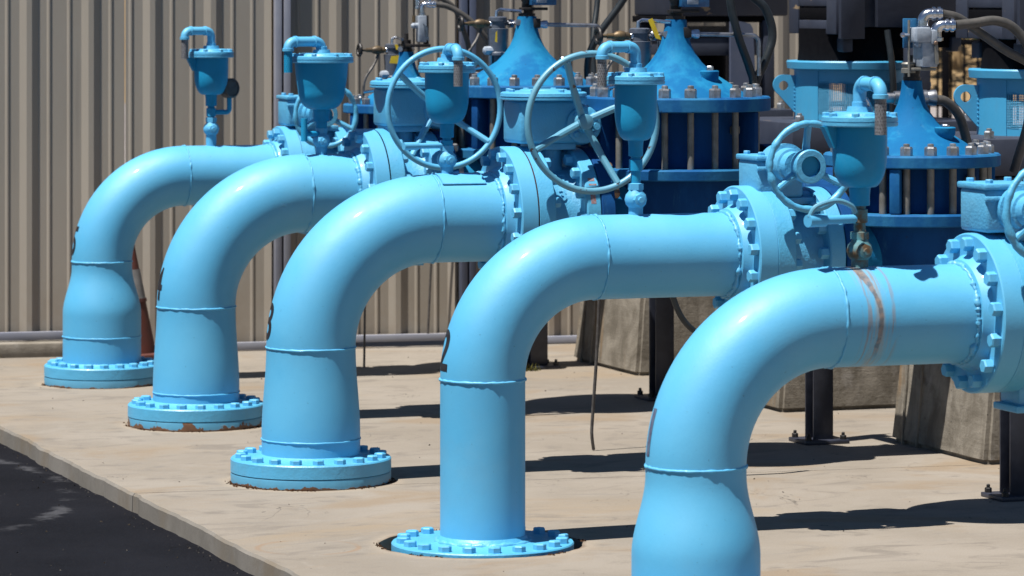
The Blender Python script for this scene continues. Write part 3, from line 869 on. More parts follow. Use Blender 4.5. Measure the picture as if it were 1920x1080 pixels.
def butterfly_valve(n, big):
    L = LINES[n]; y, zr, rf = L['y'], L['zr'], L['fl']
    xa = L['f0'] + (.0690 if big else .0650)
    labs = {5: 'blue butterfly valve with small handwheel behind the fourth pipe\'s tapered air valve',
            4: 'blue butterfly valve with large smooth handwheel behind the middle air valve',
            3: 'blue butterfly valve with large chipped handwheel and cast 12 on its body',
            2: 'blue butterfly valve with small three spoke handwheel beside the rusty air valve',
            1: 'blue butterfly valve cut off by the right edge, on the nearest pipe'}
    org = Vector((xa, y, 0))
    t = thing('butterfly_valve', org, labs[n], 'valve', 'butterfly valves with handwheels')
    MB().cyl((xa - (.0062 if big else .0022), y, zr), (xa + .0002, y, zr), rf - (.003 if n >= 3 else .0015), n=64).build('gasket', {3: 'gasket', 4: 'black', 5: 'gasket'}.get(n, 'paint'), t, org)
    f1 = MB().lathe((xa, y, zr), (1, 0, 0), [(0, rf - .0008), (.0008, rf), (.060, rf), (.064, rf - .004), (.0642, rf * .72)], 96).build('valve_flange', 'paint_worn', t, org, 30)
    bolts_circle(NUTB, 'bolt', f1, Vector((.064, 0, zr)), (1, 0, 0), rf - .030, 16 if big else 14, .3)
    rb = rf * .68; xb = xa + .064; wb = .125
    MB().lathe((xb - .01, y, zr), (1, 0, 0), [(0, rb + .012), (.02, rb), (wb, rb), (wb + .02, rb + .012)], 72).build('body', 'paint_cast', t, org, 40)
    xc = xb + wb
    f2 = MB().lathe((xc, y, zr), (1, 0, 0), [(0, rf * .72), (.0002, rf - .012), (.004, rf - .008), (.052, rf - .008), (.056, rf - .012)], 96).build('valve_flange', 'paint_worn', t, org, 30)
    bolts_circle(NUTB, 'bolt', f2, Vector((xc - xa, 0, zr)), (-1, 0, 0), rf - .036, 16 if big else 14, .1)
    L['xout'] = xc + .058
    # bottom trunnion cover with drain studs
    xm = xb + wb * .5
    MB().box((xm, y, zr - rb - .055), (.12, .12, .11), .008).build('bottom_cover', 'paint_cast', t, org)
    MB().box((xm, y, zr - rb - .118), (.15, .15, .02), .004).build('cover_plate', 'paint_cast', t, org)
    # neck
    MB().lathe((xm, y, zr + rb - .02), (0, 0, 1), [(0, .062), (.03, .052), (L['gz0'] - zr - rb + .022, .050)], 24).build('neck', 'paint_cast', t, org)
    MB().box((xm, y, L['gz0'] - .012), (.16, .17, .024), .004).build('mounting_plate', 'paint_cast', t, org)
    gz0 = L['gz0']; gx = L['gx']
    if big:
        gw, gh, gd = .235, .16, .20
        g = MB().box((gx, y, gz0 + gh / 2), (gw, gd, gh), .014).build('gearbox', 'paint_worn', t, org, 50)
        lid = MB().lathe((gx + .005, y - .012, gz0 + gh), (0, 0, 1), [(0, .158), (.004, .163), (.010, .163), (.0101, .157), (.0145, .157), (.0146, .163), (.026, .161), (.030, .155), (.036, .09), (.040, .085)], 64).build('gearbox_lid', 'paint_worn', g, org, 30)
        bolts_circle(BOLTS, 'lid_bolt', g, Vector((gx + .005 - xa, -.012, gz0 + gh + .030)), (0, 0, 1), .135, 8, .2)
        hx, hz = L['hx'], L['hz']
        # worm shaft boss
        MB().lathe((hx, y - gd / 2 + .045, hz), (0, -1, 0), [(0, .078), (.03, .074), (.055, .068), (.062, .056), (.0622, .032), (.10, .028)], 32).build('worm_boss', 'paint_worn', g, org)
        bolts_circle(BOLTS, 'boss_bolt', g, Vector((hx - xa, -gd / 2 - .014, hz)), (0, -1, 0), .050, 4, .5)
        MB().cyl((hx, y - .17, hz), (hx, y - .245, hz), .013, n=14).build('shaft', 'paint_worn', g, org)
        handwheel(t, org, (L['wx'], y - .30, L['wz']), L['wr'], .0125, 4, L['wa'], .085, 'paint_chip' if n == 3 else 'paint')
    else:
        gw, gh, gd = .165, .125, .17
        g = MB().box((gx, y, gz0 + gh / 2), (gw, gd, gh), .012).build('gearbox', 'paint_cast', t, org, 50)
        MB().box((gx, y, gz0 + gh + .006), (gw + .012, gd + .012, .018), .005).build('gearbox_lid', 'paint_cast', g, org)
        MB().box((gx, y - gd / 2, gz0 + gh - .028), (gw + .006, .016, .014), .004).build('lip', 'paint_cast', g, org)
        bolts_circle(BOLTS, 'lid_bolt', g, Vector((gx - xa, 0, gz0 + gh + .014)), (0, 0, 1), .085, 4, .5)
        hx, hz = L['wx'], L['wz']
        MB().lathe((hx - .02, y - gd / 2 + .05, hz), (0, -1, 0), [(0, .066), (.06, .066), (.062, .070), (.078, .070), (.080, .056), (.12, .054), (.122, .046), (.16, .044)], 36).build('worm_housing', 'paint_cast', g, org)
        w = handwheel(t, org, (hx, y - .25, hz), L['wr'], .0115, 3, R_(92), .03, 'paint_worn', .22)
        MB().lathe((hx, y - .262, hz), (0, 1, 0), [(0, .034), (.0, .052), (.004, .056), (.04, .056), (.05, .05)], 30, False).build('hub_plate', 'paint_worn', w, org)
        MB().lathe((hx, y - .250, hz), (0, 1, 0), [(0, .034), (.03, .034)], 24).build('hub_bore', 'paint_deep', w, org)
    if n == 3:
        cast_text(t, org, (xm, y, zr), rb + .001, [('12', .068, R_(52)), ('3', .062, R_(28))])
        for (a0, a1, xw) in ((36, 33, .026), (30.5, 29, .030), (24, 13, .020)):
            q = []
            for i in range(5):
                a = R_(a0 + (a1 - a0) * i / 4)
                for dx in (.016, .016 + xw):
                    q.append((xc + dx, y - math.cos(a) * (rf - .0074), zr + math.sin(a) * (rf - .0074)))
            MB().add(q, [(2 * i, 2 * i + 1, 2 * i + 3, 2 * i + 2) for i in range(4)]).build('red_print', 'red_ink', f2, org, 0)
    return t

def cast_text(parent, org, c, r, rows):
    for txt, size, ang in rows:
        cu = bpy.data.curves.new('cast', 'FONT'); cu.body = txt; cu.size = size; cu.align_x = 'CENTER'; cu.align_y = 'CENTER'
        cu.extrude = .003; cu.offset = .002
        tmp = bpy.data.objects.new('cast', cu); C.objects.link(tmp)
        bpy.context.view_layer.update()
        me = bpy.data.meshes.new_from_object(tmp); bpy.data.objects.remove(tmp)
        for v in me.vertices:
            a = ang + v.co.y / r
            no = Vector((0, -math.cos(a), math.sin(a)))
            v.co = Vector(c) + Vector((v.co.x, 0, 0)) + no * (r + v.co.z + .001) - Vector(org)
        me.materials.clear(); me.materials.append(M['paint_cast'])
        ob = bpy.data.objects.new('cast_number', me); C.objects.link(ob); ob.parent = parent

BOLTS = bolt_proto('bolt_small', .020, .012, 'paint')

for n, d in {3: dict(gx=.945, gz0=1.222, hx=1.075, hz=1.290, wx=1.035, wz=1.306, wr=.252, wa=R_(24)),
             4: dict(gx=1.045, gz0=1.222, hx=1.16, hz=1.285, wx=1.112, wz=1.303, wr=.246, wa=R_(54)),
             5: dict(gx=1.10, gz0=1.165, wx=1.15, wz=1.222, wr=.145),
             2: dict(gx=1.118, gz0=1.105, wx=1.147, wz=1.215, wr=.140),
             1: dict(gx=1.025, gz0=1.100, wx=1.062, wz=1.165, wr=.140)}.items():
    LINES[n].update(d)

NUT20 = bolt_proto('nut', .041, .034, 'nut', .012)
NUT16 = bolt_proto('nut_mid', .036, .029, 'nut', .010)

def control_valve(n):
    L = LINES[n]; y, zr = L['y'], L['zr']
    big = n in (3, 4)
    k = 1.0 if big else .83
    xc = {5: 1.621, 4: 1.584, 3: 1.486, 2: 1.635, 1: 1.60}[n]
    zt = {5: 1.262, 4: 1.392, 3: 1.391, 2: 1.243, 1: 1.20}[n]      # top of the bolted ring
    Rr = .358 * k
    labs = {5: 'dark blue control valve half hidden behind the middle handwheel, farthest left',
            4: 'dark blue control valve with bell bonnet standing left of the hanging conduits',
            3: 'largest looking dark blue control valve, bell bonnet streaked pale, in the centre',
            2: 'dark blue control valve at right with grey switch box on its bonnet',
            1: 'dark blue control valve beyond the right edge'}
    org = Vector((xc, y, 0))
    t = thing('control_valve', org, labs[n], 'valve', 'bell bonnet control valves')
    L['vx'], L['vzt'], L['vk'] = xc, zt, k
    rh = .053 if big else .042
    # top ring and bonnet
    MB().lathe((xc, y, zt - rh), (0, 0, 1), [(0, Rr - .004), (.004, Rr), (rh - .006, Rr), (rh, Rr - .006), (rh + .0005, .26 * k)], 96).build('top_ring', 'ring', t, org, 30)
    prof = [(0, .275), (.012, .262), (.03, .235), (.048, .208), (.075, .165), (.10, .128), (.13, .098), (.165, .073), (.20, .057), (.235, .048), (.262, .043), (.290, .041), (.2905, .030)]
    pr = [(h * (1 if big else .84), r_ * k) for h, r_ in prof]
    bo = MB().lathe((xc, y, zt - .001), (0, 0, 1), pr, 72).build('bonnet', 'bonnet', t, org, 45)
    ztop = zt + .290 * (1 if big else .84); L['vtop'] = ztop
    # boss with plug on the bonnet's shoulder
    for a in ((R_(-62),) if n < 4 else (R_(-40),)):
        e = Vector((math.cos(a), math.sin(a), 0)) * .165 * k
        MB().lathe(Vector((xc, y, zt + .045)) + e, (0, 0, 1), ([(0, .020), (.02, .034), (.050 * k, .036), (.054 * k, .032)] if n < 4 else [(-.02, .02), (.046 * k, .02), (.05 * k, .017)]), 20).build('boss', 'bonnet', bo, org)
        put(bolt_proto('plug', .026, .016, 'chrome'), 'plug', bo, Vector((0, 0, zt + .10 * k)) + e)
    # stem gland
    MB().lathe((xc, y, ztop), (0, 0, 1), [(0, .036 * k), (.012, .036 * k), (.0121, .026), (.022, .026), (.0222, .034 * k), (.036, .034 * k), (.037, .022), (.055, .022), (.056, .010), (.085, .010)], 16).build('stem_gland', 'iron', t, org)
    # studs and nuts
    ns = 20
    zl = {5: 1.075, 4: 1.127, 3: 1.127, 2: 1.05, 1: 1.0}[n]
    Rs = .306 * k
    rodp = MB().cyl((0, 0, 0), (0, 0, zt - rh - zl), .0125, n=12).build('stud', 'rod', None)
    for i in range(ns):
        a = 2 * PI * (i + .35) / ns
        p = Vector((math.cos(a) * Rs, math.sin(a) * Rs, 0))
        put(rodp, 'stud', t, p + Vector((0, 0, zl)))
        put(NUT20 if big else NUT16, 'nut', t, p + Vector((0, 0, zt + .001)), (0, 0, rnd.random() * 3))
    # cage body
    MB().cyl((xc, y, zl - .05), (xc, y, zt - rh), .272 * k, n=64).build('cage', 'valve_body', t, org)
    for i in range(3):
        a = R_({2: -127, 4: -150}.get(n, -170) + 120 * i)
        e = Vector((math.cos(a), math.sin(a), 0))
        MB().box(Vector((xc, y, (zl + zt - rh) / 2)) + e * (.305 * k), (.075, .036, zt - rh - zl - .002), .006, rotz=a).build('web', 'ring' if n == 2 else 'valve_body', t, org)  # paler blue on the right valve's webs stands for direct sun
    # inspection plug on the cage
    a = R_(-60)
    e = Vector((math.cos(a), math.sin(a), 0))
    put(bolt_proto('cage_plug', .040, .018, 'rod'), 'cage_plug', t, e * (.272 * k) + Vector((0, 0, (zl + zt) / 2 + .01)), e.to_track_quat('Z', 'Y').to_euler())
    # lower ring
    MB().lathe((xc, y, zl - .042), (0, 0, 1), [(0, Rr - .006), (.004, Rr - .002), (.036, Rr), (.042, Rr - .005)], 96).build('lower_ring', 'ring', t, org, 30)
    # globe body with inlet and outlet necks
    zb = zl - .042
    hgt = zb - (zr - .30 * k)
    pr = [(0, .10 * k)] + [(hgt * (1 - math.cos(PI / 2 * i / 10)) , .10 * k + .20 * k * math.sin(PI / 2 * i / 10)) for i in range(1, 11)]
    pr.append((hgt + .001, .315 * k))
    MB().lathe((xc, y, zb - hgt), (0, 0, 1), pr, 64).build('globe', 'valve_body', t, org, 50)
    rp = .165 if big else .135
    xo = L['xout']
    rf = L['fl'] - .004
    fl = MB().lathe((xo, y, zr), (1, 0, 0), [(0, rf - .003), (.003, rf), (.050, rf), (.054, rf - .004), (.0542, rp + .03), (.09, rp + .004), (max(.12, xc - xo - .1), rp * 1.12)], 80).build('inlet_flange', 'valve_body', t, org, 30)
    q = xc - xo
    MB().lathe((xo + .06, y, zr), (1, 0, 0), [(0, rp + .012), (.05, rp + .014), (q * .45, rp + .03), (q * .72, .235 * k), (q * .9, .27 * k)], 64).build('inlet_neck', 'bonnet', t, org, 50)  # brighter blue than the globe, painting in sunlight on the neck
    bolts_circle(bolt_proto('steel_nut', .036, .026, 'copper' if n in (2, 3) else 'nut'), 'nut', fl, Vector((xo + .054 - xc, 0, zr)), (1, 0, 0), rf - .032, 12, .2)
    MB().lathe((xc + .1, y, zr), (1, 0, 0), [(0, rp * 1.15), (.22, rp), (.24, rp), (.2402, rf), (.30, rf), (.3002, rp), (2.62 - xc - .1, rp)], 64).build('outlet', 'valve_body', t, org, 30)
    for sgn in (-1, 1):     # foot gussets under the globe
        MB().prism([(0, 0), (.26 * k, 0), (.02, .24 * k)], (xc + .02, y - .012 + sgn * .10, zr - .30 * k), (sgn * 0 + 1, 0, 0), (0, 0, 1), (0, 1, 0), .024).build('gusset', 'ring', t, org)
    return t

# ------------------------------------------------------------------ air release valves
def gooseneck(mbs, p0, dirv, zt, reach, r, drop):
    """riser from p0 up to zt, over along dirv by reach, down by drop"""
    p0 = Vector(p0); dirv = Vector(dirv)
    a = Vector((p0.x, p0.y, zt)); b = a + dirv * reach; e = b - Vector((0, 0, drop))
    br = r * 1.5
    pts = [p0] + bend(p0, a, b, br) + bend(a, b, e, br) + [e]
    return pts, a, b, e

def air_valve(n):
    L = LINES[n]; y = L['y']; z0 = L['zr'] + L['r']
    A = {
        5: dict(x=.675, zl=1.483, rl=.104, rb=.079, zb=1.311, rn=.026, shape=0, d=(-.96, -.28, 0), reach=.142, zt=1.606, rp=.0185, sm='mesh_steel', zbase=1.12),
        4: dict(x=.672, zl=1.489, rl=.134, rb=.112, zb=1.294, rn=.034, shape=1, d=(-.96, -.28, 0), reach=.165, zt=1.578, rp=.0205, sm='paint_deep', zbase=1.13),
        3: dict(x=.574, zl=1.486, rl=.106, rb=.082, zb=1.297, rn=.026, shape=0, d=(0, -1, 0), reach=.128, zt=1.573, rp=.0195, sm='mesh_steel', zbase=1.13),
        2: dict(x=.637, zl=1.481, rl=.096, rb=.070, zb=1.297, rn=.024, shape=0, d=(-.97, -.24, 0), reach=.135, zt=1.604, rp=.0180, sm='mesh_steel', zbase=1.07),
        1: dict(x=.589, zl=1.405, rl=.108, rb=.078, zb=1.232, rn=.029, shape=0, d=(0, -1, 0), reach=.138, zt=1.525, rp=.0190, sm='mesh_steel', zbase=1.02),
    }[n]
    x = A['x']
    labs = {5: 'small blue air valve with round dark gauge, on the farthest pipe',
            4: 'wide bowl blue air valve with blue perforated outlet, on pipe 4',
            3: 'blue air valve in front of the large smooth handwheel, outlet towards viewer',
            2: 'blue air valve before the chipped handwheel, gooseneck pointing left',
            1: 'blue air valve on rusty nipple, standing on the nearest pipe'}
    org = Vector((x, y, z0))
    t = thing('air_valve', org, labs[n], 'air valve', 'air release valves on the pipes')
    zl, rl, rb, zb = A['zl'], A['rl'], A['rb'], A['zb']
    # bowl
    H = zl - zb
    pr = [(-.02, A['rn']), (0, A['rn'] + .002)]
    if A['shape'] == 0:
        for i in range(1, 10):
            a = PI / 2 * i / 9
            pr.append((.55 * H * (1 - math.cos(a)) * .95, A['rn'] + .006 + (rb * .985 - A['rn'] - .006) * math.sin(a) ** .9))
        pr += [(.6 * H, rb * .99), (H, rb)]
    else:
        for i in range(1, 10):
            a = PI / 2 * i / 9
            pr.append((.45 * H * (1 - math.cos(a)), A['rn'] + .004 + (rb * .885 - A['rn'] - .004) * math.sin(a) ** .95))
        pr += [(.52 * H, rb * .91), (.62 * H, rb * .94), (.8 * H, rb * .975), (H, rb)]
    bowl = MB().lathe((x, y, zb), (0, 0, 1), pr, 48).build('bowl', 'paint_deep', t, org, 40)
    if n in (5, 1):
        MB().prism([(0, 0), (.05, 0), (.05, -.065), (.03, -.06)], (x - rb - .038, y - .012, zl), (1, 0, 0), (0, 0, 1), (0, 1, 0), .03).build('side_lug', 'paint_deep', bowl, org)
    lid = MB().lathe((x, y, zl), (0, 0, 1), [(0, rl - .003), (.003, rl), (.0115, rl), (.0117, rl - .003), (.0145, rl - .003), (.0147, rl), (.026, rl - .001), (.029, rl - .006), (.0292, rl * .78), (.037, rl * .74), (.040, rl * .68), (.0402, .038), (.055, .034)], 56).build('lid', 'paint_worn', t, org, 30)
    bolts_circle(BOLTS, 'lid_bolt', lid, Vector((0, 0, zl + .027 - z0)), (0, 0, 1), rl - .013, 8, .3)
    # gooseneck
    rp = A['rp']
    pts, a, b, e = gooseneck(None, (x, y, zl + .045), A['d'], A['zt'], A['reach'], rp, .04)
    g = MB().tube(pts, rp, 18).build('gooseneck', 'paint', t, org, 60)
    dv = Vector(A['d']).normalized()
    for p, d_, l_ in ((Vector((x, y, zl + .05)), (0, 0, 1), .018), (a + dv * (rp * 1.5), dv, .010), (b - dv * (rp * 1.5 + .01), dv, .010), (e, (0, 0, 1), .012)):
        MB().lathe(p, d_, [(0, rp * 1.0), (.001, rp * 1.18), (l_, rp * 1.18), (l_ + .001, rp)], 18).build('collar', 'paint', g, org)
    sr = rp * .86; sl = {5: .088, 4: .088, 3: .095, 2: .088, 1: .10}[n]
    sc = MB().cyl(e - Vector((0, 0, sl)), e, sr, n=24).build('screen', A['sm'], t, org)
    # holes of the perforated screen
    hp = MB()
    for i in range(9):
        for k in range(14):
            aa = 2 * PI * (k + .5 * (i % 2)) / 14
            e2 = Vector((math.cos(aa), math.sin(aa), 0))
            c_ = e - Vector((0, 0, .012 + (sl - .02) * i / 8)) + e2 * sr
            u = Vector((-e2.y, e2.x, 0)) * .0013; w = Vector((0, 0, .0020))
            hp.add([c_ - u - e2 * .001 + e2 * .0015, c_ - w + e2 * .0005, c_ + u - e2 * .001 + e2 * .0015, c_ + w + e2 * .0005], [(0, 1, 2, 3)])
    ho = hp.build('screen_holes', 'black', sc, org, 0); ho['kind'] = 'stuff'
    # stack below the bowl: nipple, tee/union, ball valve, weldolet
    nm = 'rusty' if n == 1 else 'paint'
    zq = A['zbase']
    MB().cyl((x, y, z0 - .012), (x, y, zq + .012), .024, n=20, ch=.003).build('pipe_boss', nm if n == 1 else 'paint', t, org)
    ball = MB().lathe((x, y, zq), (0, 0, 1), [(0, .022), (.008, .024), (.018, .033), (.034, .037), (.050, .033), (.060, .024), (.068, .022)], 20).build('isolation_valve', nm, t, org, 30)
    MB().lathe((x, y - .03, zq + .034), (0, -1, 0), [(0, .022), (.012, .020), (.014, .010), (.022, .009)], 8).build('valve_stem', nm, ball, org)
    MB().lathe((x, y, zq + .066), (0, 0, 1), [(0, .026), (.020, .026), (.022, .019)], 6).build('hex_union', nm, t, org, 20)
    MB().cyl((x, y, zq + .085), (x, y, zb - .045), .0165 if n != 4 else .024, n=18).build('nipple', nm if n == 1 else 'paint_deep', t, org)
    MB().lathe((x, y, zb - .052), (0, 0, 1), [(0, .019), (.002, A['rn']), (.04, A['rn'])], 20).build('bushing', 'paint_deep', t, org, 30)
    MB().lathe((x, y, zb - .100), (0, 0, 1), [(0, .018), (.002, .0225), (.038, .0225), (.040, .018)], 18).build('tee', nm if n == 1 else 'paint_deep', t, org, 30)
    zs = zb - .08
    if n == 5:
        q = Vector((x + .085, y - .02, 0))
        MB().tube([(x, y, zs)] + bend((x, y, zs), (q.x, y - .005, zs), (q.x, y - .005, zs + .07), .016) + [(q.x, y - .005, zs + .075)], .0115, 12).build('side_pipe', 'paint_deep', t, org)
        d_ = Vector((.42, -.9, .05)).normalized()
        ga = MB().lathe(Vector((q.x + .005, y - .005, zs + .110)) - d_ * .028, d_, [(0, .040), (.003, .046), (.040, .046), (.044, .041), (.0442, .036), (.041, .035)], 32).build('gauge', 'gauge_face', t, org, 30)
    if n == 3:
        MB().tube([(x, y, zs), (x - .17, y - .03, zs)], .0105, 12).build('side_pipe', 'paint', t, org)
        MB().cyl((x - .12, y - .021, zs), (x - .178, y - .031, zs), .0145, n=12).build('cap', 'paint', t, org)
    if n == 4:
        MB().tube([(x, y, zs - .02), (x - .09, y - .05, zs - .02)], .011, 12).build('side_pipe', 'paint_deep', t, org)
        MB().cyl((x - .09, y - .05, zs - .05), (x - .09, y - .05, zs + .045), .014, n=12).build('side_cock', 'paint_deep', t, org)
    if n == 1:
        zs = zb - .088
        MB().tube([(x, y, zs), (x - .165, y - .05, zs)], .0125, 14).build('side_pipe', 'paint', t, org)
        MB().cyl((x - .125, y - .038, zs), (x - .185, y - .056, zs), .018, n=14).build('cap', 'paint', t, org)
        MB().tube(smooth_path([(x - .18, y - .055, zs + .01), (x - .16, y - .06, zs + .04), (x - .10, y - .06, zs + .055), (x - .05, y - .05, zs + .040), (x - .035, y - .045, zs + .02)], 6), .0075, 10).build('bail_handle', 'paint_chip', t, org)
    return t

# ------------------------------------------------------------------ pilot trim on the control valves
def pilot(n, x, z, cz, lab, tagpos):
    """small brass valve, filter canister and tubing left of the bonnet; (x, z) canister head"""
    L = LINES[n]; y = L['y'] + .09; k = L['vk']; x += .064
    org = Vector((x, y, L['vzt']))
    t = thing('pilot_valve', org, lab, 'pilot valve', 'pilot trim beside the bonnets')
    # canister
    MB().lathe((x, y, z), (0, 0, -1), [(-.030, .030), (-.026, .040), (-.010, .040), (-.009, .034), (.02, .034), (.022, .046), (.05, .044), (.12, .040), (.125, .046), (.135, .046), (.136, .028), (.185, .026)], 28).build('canister', 'canister', t, org, 30)
    # brass globe valve, pointing left
    MB().lathe((x - .035, y, z), (-1, 0, 0), [(0, .010), (.012, .011), (.013, .015), (.026, .015), (.030, .019), (.048, .021), (.064, .017), (.072, .011), (.098, .010), (.099, .007), (.135, .006)], 18).build('needle_valve', 'brass', t, org, 30)
    hw = MB().ring((x - .168, y, z), (1, 0, 0), .026, .008, 24, 8, .3)
    hw.cyl((x - .172, y, z), (x - .160, y, z), .012, n=10)
    for q in range(4):
        a = PI / 2 * q + .4
        hw.cyl((x - .166, y, z), (x - .166, y + .026 * math.cos(a), z + .026 * math.sin(a)), .004, n=6)
    hw.build('hand_knob', 'iron', t, org)
    MB().lathe((x - .035, y, z), (1, 0, 0), [(-.004, .013), (.0, .015), (.010, .015), (.011, .009)], 12).build('fitting', 'chrome', t, org)
    # tubing to the bonnet, top lever, manifold below
    xb = L['vx']
    MB().tube([(x + .03, y, z + .002), (x + .10, y + .02, z + .003), (xb - .045 * k, L['y'] - .02, z + .006)], .013, 12).build('tube_branch', 'steel', t, org)
    MB().cyl((x + .050, y + .003, z), (x + .066, y + .007, z), .019, n=12).build('fitting', 'chrome', t, org)
    MB().tube([(x - .008, y, z + .025), (x - .006, y, z + .052), (x + .012, y, z + .060), (xb - .03, L['y'] - .03, z + .052)], .0075, 10).build('lever', 'chrome', t, org)
    zm = z - .185
    MB().tube([(x - .16, y - .03, zm - .012), (x - .05, y, zm), (x + .12, y + .03, zm + .006)], .0075, 10).build('manifold', 'chrome', t, org)
    MB().cyl((x - .035, y - .005, zm - .03), (x - .035, y - .005, zm + .05), .011, n=12).build('fitting', 'steel', t, org)
    MB().cyl((x - .005, y, zm - .008), (x + .03, y + .006, zm - .004), .0135, n=12).build('fitting', 'chrome', t, org)
    MB().cyl((x + .09, y + .02, z - .02), (x + .092, y + .02, zm + .01), .010, n=12).build('drop_tube', 'steel', t, org)
    MB().lathe((x + .09, y + .02, z - .06), (0, 0, -1), [(0, .010), (.001, .016), (.02, .016), (.021, .011), (.03, .011), (.031, .017), (.05, .017), (.051, .010)], 8).build('fitting', 'steel', t, org)
    MB().tube(smooth_path([(x - .075, y, z - .02), (x - .10, y - .01, z - .07), (x - .15, y - .02, z - .15), (x - .155, y - .02, z - .30)], 6), .0065, 8).build('drain_tube', 'tube', t, org)
    MB().lathe((x - .045, y - .01, z - .115), (-1, 0, 0), [(-.02, .018), (.0, .020), (.018, .018), (.026, .008)], 10).build('bleed_cap', 'box_grey', t, org)
    MB().lathe((x + .115, y + .045, zm + .02), Vector((.6, -.5, .4)), [(-.02, .012), (-.019, .02), (.0, .02), (.001, .014), (.03, .014)], 10).build('fitting', 'chrome', t, org)
    if tagpos:
        tg = MB(); 
        for (px_, pz, w_, h_, sl) in tagpos:
            o = Vector((x + px_, y - .055, z + pz))
            tg.prism([(0, 0), (w_, .1 * h_), (w_ + sl, -h_), (sl - .004, -h_ * .92)], o, (1, 0, 0), (0, .12, 1), (0, 1, 0), .0015)
        tg.build('inspection_tag', 'yellow', t, org, 0)
    return t

def switch_box(name, n, dx, parts_, lab, cat='switch box'):
    pass

# build everything along the lines
for n in (5, 4, 3, 2, 1):
    discharge_pipe(n)
for n in (5, 4, 3, 2, 1):
    butterfly_valve(n, n in (3, 4))
    if n > 1: control_valve(n)      # the one on line 1 stands outside the picture
    air_valve(n)

pilot(5, 1.522, 1.512, 0, 'pilot trim with brass knob valve and two yellow tags, left of the middle handwheel', [(-.028, -.028, .042, .036, -.006), (-.012, .026, .014, .026, .012)])
pilot(4, 1.421, 1.650, 0, 'pilot trim with grey canister left of the second bonnet, before the shade-darkened frame post', [(-.028, -.035, .006, .045, -.002)])
pilot(3, 1.312, 1.618, 0, 'pilot trim with large yellow tag, behind the gooseneck of air valve 2', [(.012, .06, .018, .075, .032)])

# limit switch boxes on stems
def box_thing(x, y, z, size, mat, lab, extra=None, cat='switch box', name='switch_box'):
    org = Vector((x, y, z - size[2] / 2))
    t = thing(name, org, lab, cat, 'switch boxes on the bonnets')
    MB().box((x, y, z), size, .005).build('housing', mat, t, org)
    return t, org
def fitting_elbow(t, org, x, y, z, d, r=.018):
    """chrome 90 degree elbow rising from (x,y,z) then along d"""
    d = Vector(d).normalized()
    a = Vector((x, y, z + .055)); b = a + d * .065
    pts = [Vector((x, y, z))] + bend((x, y, z), a, b, r * 1.3) + [b]
    MB().tube(pts, r, 16).build('conduit_elbow', 'chrome', t, org, 60)
    for q in (.030, .048):
        MB().lathe(a + d * q, d, [(0, r), (.001, r * 1.25), (.011, r * 1.25), (.012, r)], 16).build('coupling', 'chrome', t, org)
    MB().lathe((x, y, z + .002), (0, 0, 1), [(0, r), (.001, r * 1.3), (.010, r * 1.3), (.012, r)], 16).build('coupling', 'chrome', t, org)
    return b

def hose(name, pts, r, lab, mat='conduit', group='conduits and hoses on the pump line', cat='conduit'):
    p = smooth_path(pts, 9)
    org = Vector(pts[-1])
    ob = MB().tube(p, r, 14).build(name, mat, None, org, 60)
    return tag(ob, lab, cat, group)

# line 5: tall narrow box
y5 = LINES[5]['y'] - .08
t, org = box_thing(1.668, y5, 1.612, (.040, .05, .125), 'box_grey', 'narrow pale grey switch box with two chrome elbows, left of the middle handwheel')
MB().box((1.693, y5 + .005, 1.606), (.010, .055, .14), .002).build('back_plate', 'iron', t, org)
MB().prism([(0, 0), (.022, -.02), (.030, -.085), (.012, -.075)], (1.668, y5 - .030, 1.640), (1, 0, 0), (0, 0, 1), (0, 1, 0), .004).build('lever_arm', 'chrome', t, org)
MB().lathe((1.648, y5, 1.628), (-1, 0, 0), [(0, .014), (.02, .014), (.03, .006)], 12).build('terminal_knob', 'box_grey', t, org)
MB().box((1.655, y5 + .01, 1.535), (.10, .08, .014), .003).build('bracket', 'iron', t, org)
MB().cyl((1.632, y5, 1.54), (1.632, y5, 1.80), .005, n=8).build('stem', 'iron', t, org)
MB().cyl((1.632, y5, 1.645), (1.632, y5, 1.675), .009, n=8).build('collar', 'brass', t, org)
e1 = fitting_elbow(t, org, 1.672, y5, 1.672, (.95, -.25, 0), .014)
e2 = fitting_elbow(t, org, 1.668, y5 + .05, 1.705, (.95, -.25, 0), .014)
hose('conduit', [e1, e1 + Vector((.06, -.01, -.012)), e1 + Vector((.14, -.03, -.06)), e1 + Vector((.21, -.04, -.13)), e1 + Vector((.27, -.02, -.22)), e1 + Vector((.33, .06, -.40))], .0135, 'lower grey conduit sagging from the narrow grey switch box')
hose('conduit', [e2, e2 + Vector((.05, -.01, -.008)), e2 + Vector((.11, -.01, -.055)), e2 + Vector((.155, .01, -.14)), e2 + Vector((.20, .04, -.26)), e2 + Vector((.22, .14, -.45))], .0125, 'upper grey conduit sagging from the narrow grey switch box')

# lines 4 and 3: blue boxes cut by the top of the frame
for n, lab in ((4, 'blue switch box above the second bonnet, cut by the top edge'), (3, 'blue switch box with white face above the central bonnet')):
    L = LINES[n]
    x, y, z = L['vx'] + .055, L['y'] - .02, L['vtop'] + .079
    t, org = box_thing(x, y, z, (.115, .09, .065), 'box_blue', lab)
    MB().box((x - .012, y - .046, z + .002), (.045, .008, .050), .003).build('cover', 'box_grey', t, org)
    MB().box((x - .03, y, z - .048), (.11, .05, .012), .003).build('bracket', 'iron', t, org)
    MB().lathe((L['vx'] - .01, y, L['vtop'] + .05), (0, 0, 1), [(0, .014), (.02, .024), (.034, .024), (.036, .01), (.07, .008)], 12).build('coupling', 'iron', t, org)
